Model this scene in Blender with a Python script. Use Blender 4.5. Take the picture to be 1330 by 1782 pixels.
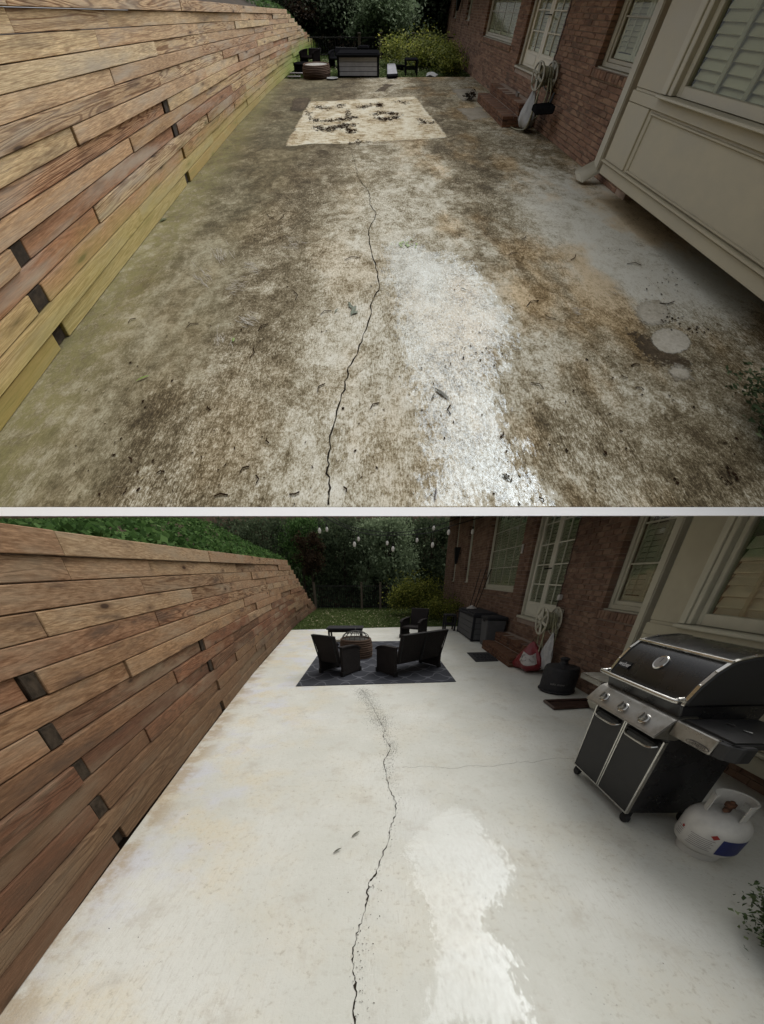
import bpy, bmesh, math, random
import numpy as np
from math import sin, cos, tan, atan, pi, sqrt, radians
from mathutils import Vector, Matrix

random.seed(7); RNG = np.random.default_rng(11)
for o in list(bpy.data.objects): bpy.data.objects.remove(o)
S = bpy.context.scene; COL = S.collection

# ------------------------------------------------------------------ camera
FPX, CX, CY, CAMH = 529.0, 665.0, 1340.0, 1.65      # focal length and principal point in photo pixels, eye height
TH = atan(337/529.0)
cam = bpy.data.cameras.new('camera'); camo = bpy.data.objects.new('camera', cam); COL.objects.link(camo)
cam.sensor_fit = 'HORIZONTAL'; cam.sensor_width = 36; cam.lens = 36*FPX/1330
cam.shift_y = (CY-891)/1330; cam.clip_start = .05; cam.clip_end = 6000
camo.location = (0, 0, CAMH); camo.rotation_euler = (pi/2-TH, 0, 0)
S.camera = camo
S.render.resolution_x = 764; S.render.resolution_y = 1024

# ------------------------------------------------------------------ sky, sun, exposure
SUN_EL, SUN_AZ = 54, 48             # degrees; azimuth clockwise from +Y (straight ahead): ahead, over the house
W = bpy.data.worlds.new('World'); S.world = W; W.use_nodes = True
nt = W.node_tree; nt.nodes.clear()
sky = nt.nodes.new('ShaderNodeTexSky'); sky.sky_type = 'NISHITA'; sky.sun_disc = False
sky.sun_elevation = radians(SUN_EL); sky.sun_rotation = radians(SUN_AZ)
sky.dust_density = 4.0; sky.air_density = 1.0; sky.ozone_density = 1.0
hs = nt.nodes.new('ShaderNodeHueSaturation'); hs.inputs['Saturation'].default_value = .12
bg = nt.nodes.new('ShaderNodeBackground'); bg.inputs[1].default_value = .15
wo = nt.nodes.new('ShaderNodeOutputWorld')
nt.links.new(sky.outputs[0], hs.inputs['Color']); nt.links.new(hs.outputs[0], bg.inputs[0]); nt.links.new(bg.outputs[0], wo.inputs[0])
sl = bpy.data.lights.new('sun', 'SUN'); sl.energy = 1.25; sl.angle = radians(54); sl.color = (1, .965, .90)
so = bpy.data.objects.new('sun', sl); COL.objects.link(so)
so.rotation_euler = (radians(90-SUN_EL), 0, radians(180-SUN_AZ))
VS = S.view_settings; VS.view_transform = 'Standard'; VS.look = 'None'; VS.gamma = 1; VS.exposure = 0.10
VS.use_curve_mapping = False
S.render.engine = 'CYCLES'
S.cycles.max_bounces = 5; S.cycles.diffuse_bounces = 3; S.cycles.glossy_bounces = 3; S.cycles.transparent_max_bounces = 6; S.cycles.transmission_bounces = 2

# ------------------------------------------------------------------ two places
# The lower place (white patio) stands level. The upper place (the same patio, uncleaned) is a long, wide
# terrace on a hillside behind it. Both are laid out in patio metres: x to the house, y away, z up.
CAM = np.array([0, 0, CAMH])
PHI = atan((CY-5)/FPX)-TH; HIL = 14.0
EV = np.array([0, cos(PHI), sin(PHI)]); EN = np.array([0, -sin(PHI), cos(PHI)])
SU, OU, SV, OV, SW = 14.1, -1.7, 31.3, 7.2, 7.1
def T_low(P): return P
def mk_up(lean):
    def T(P):
        P = np.asarray(P, float)
        u = SU*(P[:, 0]+lean*P[:, 2])+OU; v = SV*P[:, 1]+OV; w = SW*P[:, 2]-HIL
        return CAM+np.outer(u, [1, 0, 0])+np.outer(v, EV)+np.outer(w, EN)
    return T
T_up = mk_up(0); T_uph = mk_up(.12)
def ray(px, py):
    a = (px-CX)/FPX; b = (CY-py)/FPX
    return np.array([a, cos(TH)+sin(TH)*b, -sin(TH)+cos(TH)*b])
CUT = tan(atan((CY-898)/FPX)-TH)        # slope of the plane that trims the lower place; its added overhang lies in it
def cutz(y): return CAMH+CUT*y
class Place: pass
LO, UP = Place(), Place()
LO.up = False; LO.T = T_low; LO.Th = T_low; LO.k = 1.0
UP.up = True; UP.T = T_up; UP.Th = T_uph; UP.k = 9.0
def pt(K, px, py, z=0.0):                # a spot of the photograph as a point at height z of that place
    d = ray(px, py)
    if K is LO:
        p = CAM+d*((z-CAMH)/d[2]); return float(p[0]), float(p[1])
    t = (SW*z-HIL)/(d@EN); return float((d[0]*t-OU)/SU), float(((d@EV)*t-OV)/SV)
def hz(K, px, py, y):                    # ... or as (x, z) at depth y
    d = ray(px, py)
    if K is LO:
        p = CAM+d*(y/d[1]); return float(p[0]), float(p[2])
    t = (SV*y+OV)/(d@EV); return float((d[0]*t-OU)/SU), float((HIL+(d@EN)*t)/SW)

# ------------------------------------------------------------------ mesh helpers
ROOT = {}
def rotz(a):
    return np.array([[cos(a), -sin(a), 0], [sin(a), cos(a), 0], [0, 0, 1]])
class MB:
    def __init__(s): s.v = []; s.f = []
    def add(s, v, f):
        o = len(s.v); s.v += [tuple(map(float, p)) for p in v]; s.f += [tuple(i+o for i in q) for q in f]; return s
    def hexa(s, p):                      # 0-3 bottom loop, 4-7 top loop
        return s.add(p, [(3, 2, 1, 0), (4, 5, 6, 7), (0, 1, 5, 4), (1, 2, 6, 5), (2, 3, 7, 6), (3, 0, 4, 7)])
    def box(s, x0, x1, y0, y1, z0, z1):
        return s.hexa([(x0, y0, z0), (x1, y0, z0), (x1, y1, z0), (x0, y1, z0), (x0, y0, z1), (x1, y0, z1), (x1, y1, z1), (x0, y1, z1)])
    def prism(s, poly, a, b, ax='y'):    # poly in the two other axes, extruded a..b along ax
        def P(p, t): return {'y': (p[0], t, p[1]), 'x': (t, p[0], p[1]), 'z': (p[0], p[1], t)}[ax]
        n = len(poly)
        v = [P(p, a) for p in poly]+[P(p, b) for p in poly]
        f = [tuple(range(n)), tuple(range(2*n-1, n-1, -1))]+[(i, i+n, (i+1) % n+n, (i+1) % n) for i in range(n)]
        return s.add(v, f)
    def tube(s, path, r, n=8, cap=True, sq=None):
        path = [Vector(p) for p in path]; m = len(path)
        rs = r if hasattr(r, '__len__') else [r]*m
        vs = []; up = None
        for i, p in enumerate(path):
            t = (path[min(i+1, m-1)]-path[max(i-1, 0)]).normalized()
            if up is None:
                up = Vector((0, 0, 1)) if abs(t.z) < .9 else Vector((1, 0, 0))
            a = t.cross(up)
            if a.length < 1e-6: a = t.orthogonal()
            a.normalize(); b = a.cross(t).normalized(); up = b
            for j in range(n):
                th = 2*pi*j/n+(pi/n if sq else 0)
                vs.append(p+rs[i]*(cos(th)*a+sin(th)*b))
        f = []
        for i in range(m-1):
            for j in range(n):
                f.append((i*n+j, i*n+(j+1) % n, (i+1)*n+(j+1) % n, (i+1)*n+j))
        if cap: f += [tuple(range(n-1, -1, -1)), tuple((m-1)*n+j for j in range(n))]
        return s.add(vs, f)
    def ring(s, c, R, r, axis='z', n=24, m=6, a0=0, a1=2*pi):
        full = abs(a1-a0-2*pi) < 1e-6; P = []
        for i in range(n+1):
            t = a0+(a1-a0)*i/n; q = {'z': (R*cos(t), R*sin(t), 0), 'x': (0, R*cos(t), R*sin(t)), 'y': (R*cos(t), 0, R*sin(t))}[axis]
            P.append((c[0]+q[0], c[1]+q[1], c[2]+q[2]))
        return s.tube(P, r, m, cap=not full)
    def lathe(s, prof, c, n=24, axis='z'):
        vs = []; f = []
        for r, z in prof:
            for j in range(n):
                t = 2*pi*j/n; q = {'z': (r*cos(t), r*sin(t), z), 'x': (z, r*cos(t), r*sin(t)), 'y': (r*cos(t), z, r*sin(t))}[axis]
                vs.append((c[0]+q[0], c[1]+q[1], c[2]+q[2]))
        m = len(prof)
        for i in range(m-1):
            for j in range(n): f.append((i*n+j, i*n+(j+1) % n, (i+1)*n+(j+1) % n, (i+1)*n+j))
        f += [tuple(range(n-1, -1, -1)), tuple((m-1)*n+j for j in range(n))]
        return s.add(vs, f)
    def ribbon(s, path, w, z):           # flat strip on the ground along a path of (x, y), widths w
        n = len(path); P = np.array(path, float); ws = w if hasattr(w, '__len__') else [w]*n
        v = []
        for i in range(n):
            t = P[min(i+1, n-1)]-P[max(i-1, 0)]; t = t/(np.linalg.norm(t)+1e-9); q = np.array([-t[1], t[0]])*ws[i]/2
            v += [(P[i][0]-q[0], P[i][1]-q[1], z), (P[i][0]+q[0], P[i][1]+q[1], z)]
        return s.add(v, [(2*i, 2*i+2, 2*i+3, 2*i+1) for i in range(n-1)])
    def grid(s, fn, nu, nv):
        v = [fn(i/nu, j/nv) for j in range(nv+1) for i in range(nu+1)]
        return s.add(v, [(j*(nu+1)+i, j*(nu+1)+i+1, (j+1)*(nu+1)+i+1, (j+1)*(nu+1)+i) for j in range(nv) for i in range(nu)])
    def rot(s, a, c=(0, 0, 0)):          # turn about z then move
        R = rotz(a); s.v = [tuple(R@np.array(p)+np.array(c)) for p in s.v]; return s
    def xf(s, M):
        s.v = [tuple(M@Vector(p)) for p in s.v]; return s
def link_mesh(name, me, mat, parent, origin):
    o = bpy.data.objects.new(name, me); COL.objects.link(o)
    if mat is not None: me.materials.append(mat)
    if parent is not None: o.parent = parent; ROOT[o.name] = ROOT[parent.name]
    else: o.location = origin; ROOT[o.name] = np.array(origin)
    return o
def build(m, name, mat, parent=None, T=T_low, bevel=0, smooth=False, cut=False, tri=1, attr=None):
    me = bpy.data.meshes.new(name); me.from_pydata(m.v, [], m.f)
    if bevel or cut or smooth:
        bm = bmesh.new(); bm.from_mesh(me)
        if smooth: bmesh.ops.recalc_face_normals(bm, faces=bm.faces)
        if bevel:
            bmesh.ops.recalc_face_normals(bm, faces=bm.faces)
            es = [e for e in bm.edges if len(e.link_faces) == 2 and e.calc_face_angle(0) > .5]
            bmesh.ops.bevel(bm, geom=es, offset=bevel, segments=tri, affect='EDGES', clamp_overlap=True)
        if cut:
            g = bm.verts[:]+bm.edges[:]+bm.faces[:]
            r = bmesh.ops.bisect_plane(bm, geom=g, plane_co=(0, 0, CAMH), plane_no=(0, -CUT, 1), clear_outer=True)
            es = [e for e in r['geom_cut'] if isinstance(e, bmesh.types.BMEdge)]
            if es: bmesh.ops.holes_fill(bm, edges=es, sides=0)
        bm.to_mesh(me); bm.free()
    n = len(me.vertices)
    if n == 0: return None
    L = np.empty(n*3); me.vertices.foreach_get('co', L); L = L.reshape(-1, 3)
    a = me.attributes.new('tc', 'FLOAT_VECTOR', 'POINT'); a.data.foreach_set('vector', L.ravel())
    if attr is not None:
        b = me.attributes.new('m', 'FLOAT', 'POINT'); b.data.foreach_set('value', np.asarray(attr, float))
    Wd = T(L)
    if parent is None:
        org = np.array([(Wd[:, 0].min()+Wd[:, 0].max())/2, (Wd[:, 1].min()+Wd[:, 1].max())/2, Wd[:, 2].min()])
    else: org = ROOT[parent.name]
    me.vertices.foreach_set('co', (Wd-org).ravel())
    if smooth:
        me.polygons.foreach_set('use_smooth', [True]*len(me.polygons)); me.set_sharp_from_angle(angle=radians(38))
    me.update()
    return link_mesh(name, me, mat, parent, org)
def tag(o, label=None, cat=None, group=None, kind=None):
    if label: o['label'] = label
    if cat: o['category'] = cat
    if group: o['group'] = group
    if kind: o['kind'] = kind
    return o
def thing(name, label, cat, base, T=T_low, group=None):
    o = bpy.data.objects.new(name, None); COL.objects.link(o); o.empty_display_size = .1
    p = T(np.array([base], float))[0]; o.location = p; ROOT[o.name] = p
    return tag(o, label, cat, group)
def leaves(name, mat, parent, T, P, size, up=.5, aspect=.5, cut=False, jit=.5):
    # many small folded leaf faces round the points P
    P = np.asarray(P, float)
    if cut: P = P[P[:, 2] < cutz(P[:, 1])-.02-size*.5]
    n = len(P)
    nr = RNG.normal(size=(n, 3)); nr[:, 2] += up*2; nr /= np.linalg.norm(nr, axis=1)[:, None]
    t = np.cross(nr, RNG.normal(size=(n, 3))); t /= np.linalg.norm(t, axis=1)[:, None]
    b = np.cross(nr, t); s = size*(1+jit*(RNG.random(n)-.5)*2)[:, None]
    V = np.empty((n, 4, 3))
    V[:, 0] = P-t*s*.5; V[:, 1] = P+b*s*aspect*.5+nr*s*.10; V[:, 2] = P+t*s*.5; V[:, 3] = P-b*s*aspect*.5+nr*s*.10
    V = V.reshape(-1, 3)
    me = bpy.data.meshes.new(name)
    me.vertices.add(4*n); me.loops.add(4*n); me.polygons.add(n)
    me.loops.foreach_set('vertex_index', np.arange(4*n)); me.polygons.foreach_set('loop_start', np.arange(n)*4)
    a = me.attributes.new('tc', 'FLOAT_VECTOR', 'POINT'); a.data.foreach_set('vector', V.ravel())
    r = me.attributes.new('m', 'FLOAT', 'POINT'); r.data.foreach_set('value', np.repeat(RNG.random(n), 4))
    Wd = T(V); org = ROOT[parent.name] if parent is not None else np.array([Wd[:, 0].mean(), Wd[:, 1].mean(), Wd[:, 2].min()])
    me.vertices.foreach_set('co', (Wd-org).ravel()); me.update(); me.validate()
    return link_mesh(name, me, mat, parent, org)
def text_into(m, txt, size, org, right, up, depth=.0):
    cu = bpy.data.curves.new('t', 'FONT'); cu.body = txt; cu.size = size; cu.align_x = 'CENTER'; cu.align_y = 'CENTER'; cu.resolution_u = 2
    o = bpy.data.objects.new('t', cu); COL.objects.link(o)
    bpy.context.view_layer.update()
    me = bpy.data.meshes.new_from_object(o.evaluated_get(bpy.context.evaluated_depsgraph_get()))
    R, U = np.array(right, float), np.array(up, float); R /= np.linalg.norm(R); U /= np.linalg.norm(U)
    v = [np.array(org)+R*p.co.x+U*p.co.y for p in me.vertices]
    m.add(v, [tuple(q.vertices) for q in me.polygons])
    bpy.data.objects.remove(o); bpy.data.meshes.remove(me); bpy.data.curves.remove(cu)
    return m

# ------------------------------------------------------------------ materials
class NM:
    def __init__(s, name):
        s.m = bpy.data.materials.new(name); s.m.use_nodes = True; s.t = s.m.node_tree; s.t.nodes.clear()
        s.out = s.t.nodes.new('ShaderNodeOutputMaterial'); s._tc = None
    def n(s, ty): return s.t.nodes.new(ty)
    def put(s, sock, v):
        if v is None: return
        if hasattr(v, 'is_output'): s.t.links.new(v, sock)
        elif isinstance(v, (tuple, list)) and sock.type == 'RGBA': sock.default_value = tuple(v)+((1,) if len(v) == 3 else ())
        else: sock.default_value = v
    def tc(s):
        if s._tc is None:
            a = s.n('ShaderNodeAttribute'); a.attribute_name = 'tc'; s._tc = a.outputs['Vector']
        return s._tc
    def attr(s, nm): a = s.n('ShaderNodeAttribute'); a.attribute_name = nm; return a.outputs['Fac']
    def rnd(s): return s.n('ShaderNodeObjectInfo').outputs['Random']
    def mp(s, sc, vec=None, loc=None, rot=None):
        q = s.n('ShaderNodeMapping'); s.put(q.inputs['Vector'], vec or s.tc()); q.inputs['Scale'].default_value = sc
        if loc is not None: s.put(q.inputs['Location'], loc)
        if rot is not None: q.inputs['Rotation'].default_value = rot
        return q.outputs[0]
    def noise(s, sc=5, det=4, ro=.55, vec=None, dist=0):
        q = s.n('ShaderNodeTexNoise'); s.put(q.inputs['Vector'], vec or s.tc()); q.inputs['Scale'].default_value = sc
        q.inputs['Detail'].default_value = det; q.inputs['Roughness'].default_value = ro; q.inputs['Distortion'].default_value = dist
        return q.outputs['Fac']
    def voro(s, sc=5, vec=None, feat='F1', out='Distance', rnd=1):
        q = s.n('ShaderNodeTexVoronoi'); q.feature = feat; s.put(q.inputs['Vector'], vec or s.tc()); q.inputs['Scale'].default_value = sc
        q.inputs['Randomness'].default_value = rnd; return q.outputs[out]
    def ma(s, op, a, b=None, c=None, cl=False):
        q = s.n('ShaderNodeMath'); q.operation = op; q.use_clamp = cl
        s.put(q.inputs[0], a); s.put(q.inputs[1], b); s.put(q.inputs[2], c); return q.outputs[0]
    def rng(s, v, a, b, c=0., d=1.):
        q = s.n('ShaderNodeMapRange'); q.interpolation_type = 'SMOOTHSTEP'
        for i, x in enumerate((v, a, b, c, d)): s.put(q.inputs[i], x)
        return q.outputs[0]
    def mix(s, f, a, b, mode='MIX'):
        q = s.n('ShaderNodeMix'); q.data_type = 'RGBA'; q.blend_type = mode; q.clamp_factor = True
        s.put(q.inputs[0], f); s.put(q.inputs[6], a); s.put(q.inputs[7], b); return q.outputs[2]
    def ramp(s, f, stops):
        q = s.n('ShaderNodeValToRGB'); e = q.color_ramp.elements
        while len(e) < len(stops): e.new(.5)
        for k, (p, c) in enumerate(stops): e[k].position = p; e[k].color = tuple(c)+(1,)
        s.put(q.inputs[0], f); return q.outputs[0]
    def xyz(s, v=None): q = s.n('ShaderNodeSeparateXYZ'); s.put(q.inputs[0], v or s.tc()); return q.outputs
    def comb(s, x=0, y=0, z=0): 
        q = s.n('ShaderNodeCombineXYZ'); s.put(q.inputs[0], x); s.put(q.inputs[1], y); s.put(q.inputs[2], z); return q.outputs[0]
    def bump(s, h, st=.5, d=.01, nrm=None):
        q = s.n('ShaderNodeBump'); q.inputs['Strength'].default_value = st; q.inputs['Distance'].default_value = d
        s.put(q.inputs['Height'], h); s.put(q.inputs['Normal'], nrm); return q.outputs[0]
    def pr(s, col, rough=.6, metal=0, spec=.5, nrm=None, coat=0, **kw):
        q = s.n('ShaderNodeBsdfPrincipled'); s.put(q.inputs['Base Color'], col); s.put(q.inputs['Roughness'], rough)
        s.put(q.inputs['Metallic'], metal); s.put(q.inputs['Specular IOR Level'], spec); s.put(q.inputs['Normal'], nrm)
        s.put(q.inputs['Coat Weight'], coat)
        for k, v in kw.items(): s.put(q.inputs[k.replace('_', ' ')], v)
        s.t.links.new(q.outputs[0], s.out.inputs[0]); return q
    def done(s): return s.m

def m_wood(name, stops, k, algae, dirt, wet, pale):
    M = NM(name); r = M.rnd(); off = M.comb(M.ma('MULTIPLY', r, 37.), M.ma('MULTIPLY', r, 91.), M.ma('MULTIPLY', r, 53.))
    q = M.n('ShaderNodeVectorMath'); M.put(q.inputs[0], M.tc()); M.put(q.inputs[1], off); v = q.outputs[0]
    flow = M.noise(1, 2.5, .5, M.mp((2, .42, 6.5), v), .7)                         # cathedral figure
    ringv = M.ma('SINE', M.ma('MULTIPLY', flow, 95.)); ringv = M.ma('MULTIPLY', M.rng(ringv, -.1, 1.0), M.rng(M.ma('FRACT', M.ma('MULTIPLY', r, 7.3)), .35, .95, .25, 1.))
    fib = M.noise(1, 5, .7, M.mp((70, 2.0, 120), v)); chk = M.rng(M.noise(1, 3, .5, M.mp((20, 1.1, 60), v)), .70, .76)
    blo = M.noise(1, 4, .6, M.mp((2, 1.0, 5), v))
    kn = M.voro(1, M.mp((3, 1.5, 5.0), v)); knot = M.rng(kn, .11, .06); halo = M.rng(kn, .26, .09)
    base = M.ramp(r, stops)
    tz = M.rng(M.xyz()[2], .55, 1.75); base = M.mix(M.ma('MULTIPLY', tz, .55), base, pale)
    c = M.mix(M.ma('MULTIPLY', ringv, .9), base, M.mix(1, base, (.36, .25, .18), 'MULTIPLY'))
    c = M.mix(M.ma('MULTIPLY', M.rng(fib, .40, .64), .8), c, M.mix(1, c, (.55, .47, .40), 'MULTIPLY')); c = M.mix(M.rng(fib, .46, .30, 0, .4), c, M.mix(1, c, (1.7, 1.65, 1.55), 'MULTIPLY')); c = M.mix(M.ma('MULTIPLY', chk, .7), c, (.05, .033, .022))
    c = M.mix(M.rng(blo, .44, .74, 0, .75), c, (.40, .35, .28) if not wet else (.28, .22, .15))
    c = M.mix(M.rng(blo, .46, .26, 0, dirt), c, (.075, .05, .036))
    c = M.mix(M.ma('MULTIPLY', halo, .55), c, (.12, .065, .035)); c = M.mix(M.ma('MULTIPLY', knot, .9), c, (.04, .022, .014))
    z = M.xyz()[2]; y = M.xyz()[1]
    zn = M.ma('ADD', z, M.ma('MULTIPLY', M.ma('SUBTRACT', M.noise(1.3, 4), .5), .7))
    if algae:
        c = M.mix(M.ma('MULTIPLY', M.rng(zn, .62, .08), .6), c, (.38, .34, .10))
        far = M.ma('MULTIPLY', M.rng(y, 9, 16), M.rng(zn, 1.0, .3)); c = M.mix(M.ma('MULTIPLY', far, .95), c, (.20, .32, .04))
    else:
        c = M.mix(M.ma('MULTIPLY', M.rng(zn, 1.25, .1), .7), c, (.085, .055, .034))
        blot = M.rng(M.noise(.8, 4, .6), .52, .68); c = M.mix(M.ma('MULTIPLY', M.ma('MULTIPLY', blot, M.rng(y, 4, 9)), .55), c, (.06, .038, .025))
    h = M.ma('ADD', M.ma('MULTIPLY', fib, .6), M.ma('MULTIPLY', ringv, -.35))
    M.pr(c, .88, spec=.15, nrm=M.bump(h, .7, .007*k)); return M.done()

def m_concrete_clean():
    M = NM('white_concrete'); X = M.xyz()
    n1 = M.noise(.7, 5, .6); n2 = M.noise(3.2, 7, .7); n3 = M.noise(24, 6, .75); n4 = M.noise(1.6, 6, .62, M.mp((1, 1, 1), loc=(7, 3, 0)))
    br = M.noise(1, 5, .7, M.mp((95, 10, 1), rot=(0, 0, -.35), vec=M.mp((1, 1, 1)))); br2 = M.noise(1, 5, .7, M.mp((12, 90, 1), rot=(0, 0, .2)))
    c = M.mix(M.rng(n1, .35, .7), (.535, .535, .475), (.635, .635, .58))
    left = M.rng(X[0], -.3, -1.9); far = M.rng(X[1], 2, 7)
    c = M.mix(M.ma('MULTIPLY', M.rng(n4, .46, .64), M.ma('MULTIPLY', M.ma('ADD', M.ma('MULTIPLY', left, .5), .16), M.rng(n3, .35, .6, .5, 1.))), c, (.63, .54, .36))
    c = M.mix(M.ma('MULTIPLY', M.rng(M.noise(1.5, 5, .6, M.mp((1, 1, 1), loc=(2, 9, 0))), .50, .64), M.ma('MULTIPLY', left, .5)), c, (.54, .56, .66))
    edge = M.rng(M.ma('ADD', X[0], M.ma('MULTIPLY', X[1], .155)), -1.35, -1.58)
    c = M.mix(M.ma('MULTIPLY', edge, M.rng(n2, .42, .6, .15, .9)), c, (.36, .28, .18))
    c = M.mix(M.rng(n2, .52, .70, 0, .65), c, (.47, .44, .37))
    c = M.mix(M.ma('MULTIPLY', M.rng(n3, .52, .70, 0, .7), M.rng(n4, .38, .6, .35, 1.)), c, (.36, .33, .265))
    c = M.mix(M.ma('MULTIPLY', M.rng(br, .52, .68, 0, .5), M.rng(n1, .40, .6)), c, (.44, .41, .35))
    c = M.mix(M.ma('MULTIPLY', M.rng(br2, .58, .74, 0, .3), M.rng(n4, .6, .45)), c, (.78, .77, .73))
    sp = M.voro(30); c = M.mix(M.ma('MULTIPLY', M.rng(sp, .10, .04), M.rng(M.noise(2.2, 3), .50, .62)), c, (.2, .18, .15))
    h = M.ma('ADD', M.ma('ADD', M.ma('MULTIPLY', n2, .6), M.ma('MULTIPLY', n3, .45)), M.ma('MULTIPLY', br, .2))
    M.pr(c, M.rng(n2, .3, .7, .5, .75), spec=.22, nrm=M.bump(h, .5, .014)); return M.done()

def m_concrete_dirty():
    M = NM('stained_concrete'); X = M.xyz()
    n1 = M.noise(.8, 7, .66, None, .3); n2 = M.noise(3.1, 9, .72); n5 = M.noise(10, 7, .76, None, .3)
    broom = M.noise(1, 5, .75, M.mp((95, 22, 1), rot=(0, 0, .22)))
    stip = M.noise(46, 8, .85, None, .3); stip2 = M.noise(1, 6, .85, M.mp((130, 95, 1), rot=(0, 0, -.5)))
    xw = M.ma('ADD', X[0], M.ma('ADD', M.ma('MULTIPLY', M.ma('SUBTRACT', n1, .5), 1.3), M.ma('MULTIPLY', M.ma('SUBTRACT', n2, .5), .8)))
    yw = M.ma('ADD', X[1], M.ma('MULTIPLY', M.ma('SUBTRACT', n2, .5), 3.0))
    def sb(v): return M.ma('SUBTRACT', v, .5)
    def add(a, b, k): return M.ma('MULTIPLY_ADD', b, k, a)
    def hump(v, c, w): return M.rng(M.ma('ABSOLUTE', M.ma('SUBTRACT', v, c)), w, w*.2)
    D = M.ma('MULTIPLY', hump(xw, -1.0, .8), .30)
    D = add(D, hump(xw, 1.6, .85), .24); D = add(D, M.rng(yw, 2.2, 5.6), .20); D = add(D, M.rng(xw, -1.2, -1.7), .20)
    D = add(D, M.ma('MULTIPLY', M.rng(xw, 1.7, 2.2), M.rng(yw, 2.1, 1.5)), .26)
    clean = M.ma('MULTIPLY', M.rng(xw, 1.7, 2.3), M.rng(X[1], 1.6, 2.2)); clean = M.ma('MULTIPLY', clean, M.rng(yw, 4.9, 3.6))
    D = add(D, clean, -.30)
    tide = M.rng(M.noise(1.5, 6, .6, M.mp((1, 1, 1), loc=(4, 8, 0)), .9), .505, .53); D = add(D, tide, .12)
    f = add(add(add(D, sb(n2), 1.0), sb(n1), .55), sb(n5), 1.25)
    soft = M.rng(xw, -1.05, -1.65); amp = M.ma('SUBTRACT', 1.0, M.ma('MULTIPLY', soft, .5))
    g = add(add(M.ma('MULTIPLY', sb(stip), 1.9), sb(stip2), 1.7), M.ma('MULTIPLY', sb(broom), M.rng(n1, .42, .58, .3, 1.7)), 1.0)
    f = add(f, M.ma('MULTIPLY', g, amp), 1.0)
    c = M.ramp(M.rng(f, -.40, .90), [(0, (.86, .84, .74)), (.27, (.62, .575, .45)), (.5, (.335, .285, .185)), (.78, (.15, .118, .068)), (1, (.062, .048, .029))])
    c = M.mix(M.ma('MULTIPLY', soft, .6), c, M.mix(M.rng(f, -.25, .65), (.36, .325, .19), (.115, .102, .062)))
    edge = M.rng(M.ma('ADD', X[0], M.ma('MULTIPLY', X[1], .125)), -1.55, -2.05); c = M.mix(M.ma('MULTIPLY', edge, M.rng(n5, .38, .6, .05, .55)), c, (.36, .34, .15))
    c = M.mix(M.ma('MULTIPLY', clean, .3), c, (.44, .43, .37))
    rn = M.noise(1.0, 5, .62, M.mp((1, .7, 1), loc=(5, 1, 0))); rust = M.ma('MULTIPLY', M.rng(rn, .46, .62), M.rng(X[0], .2, 1.2, .18, .6)); c = M.mix(rust, c, M.mix(1, c, (.98, .72, .42), 'MULTIPLY'))
    scr = M.rng(M.noise(1, 3, .6, M.mp((4, 170, 1), rot=(0, 0, .8))), .70, .78); c = M.mix(M.ma('MULTIPLY', scr, M.rng(n2, .48, .6, 0, .55)), c, (.66, .62, .52))
    h = M.ma('ADD', M.ma('MULTIPLY', stip, .9), M.ma('MULTIPLY', broom, .5))
    M.pr(c, .95, spec=.03, nrm=M.bump(h, .6, .12)); return M.done()

def m_wet(name, k, ragged, amount, rough, stip):
    M = NM(name); m = M.attr('m')
    st = M.noise(1, 6, .75, M.mp((40, 19, 1), rot=(0, 0, .45))); st2 = M.noise(7, 5, .65); fine = M.noise(62, 7, .8)
    f = M.ma('ADD', m, M.ma('ADD', M.ma('MULTIPLY', M.ma('SUBTRACT', st, .5), ragged), M.ma('MULTIPLY', M.ma('SUBTRACT', st2, .5), ragged*.9)))
    f = M.rng(f, .40, .62); f = M.ma('MULTIPLY', f, M.rng(st, .3, .62, .55, 1.)); f = M.ma('MULTIPLY', f, M.rng(fine, .32, .62) if stip else 1.0)
    gl = M.n('ShaderNodeBsdfGlossy'); gl.inputs['Roughness'].default_value = rough; M.put(gl.inputs['Color'], (.90, .955, 1, 1) if not stip else (.80, .91, 1, 1))
    M.put(gl.inputs['Normal'], M.bump(st2, .05 if not stip else .03, .01*k))
    tr = M.n('ShaderNodeBsdfTransparent'); mx = M.n('ShaderNodeMixShader')
    M.put(mx.inputs[0], M.ma('MULTIPLY', f, amount)); M.t.links.new(tr.outputs[0], mx.inputs[1]); M.t.links.new(gl.outputs[0], mx.inputs[2])
    M.t.links.new(mx.outputs[0], M.out.inputs[0]); return M.done()

def m_plain(name, col, rough=.6, metal=0, spec=.5, var=.15, sc=8, bump=0, bsc=60, bd=.004, coat=0, k=1):
    M = NM(name); n = M.noise(sc, 5, .6)
    c = M.mix(M.rng(n, .3, .75, 0, 1), tuple(x*(1-var) for x in col), tuple(min(1, x*(1+var)) for x in col))
    nr = M.bump(M.noise(bsc, 4, .6), bump, bd*k) if bump else None
    M.pr(c, M.rng(n, .25, .8, rough*.85, min(1, rough*1.15)), metal, spec, nr, coat); return M.done()

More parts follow.
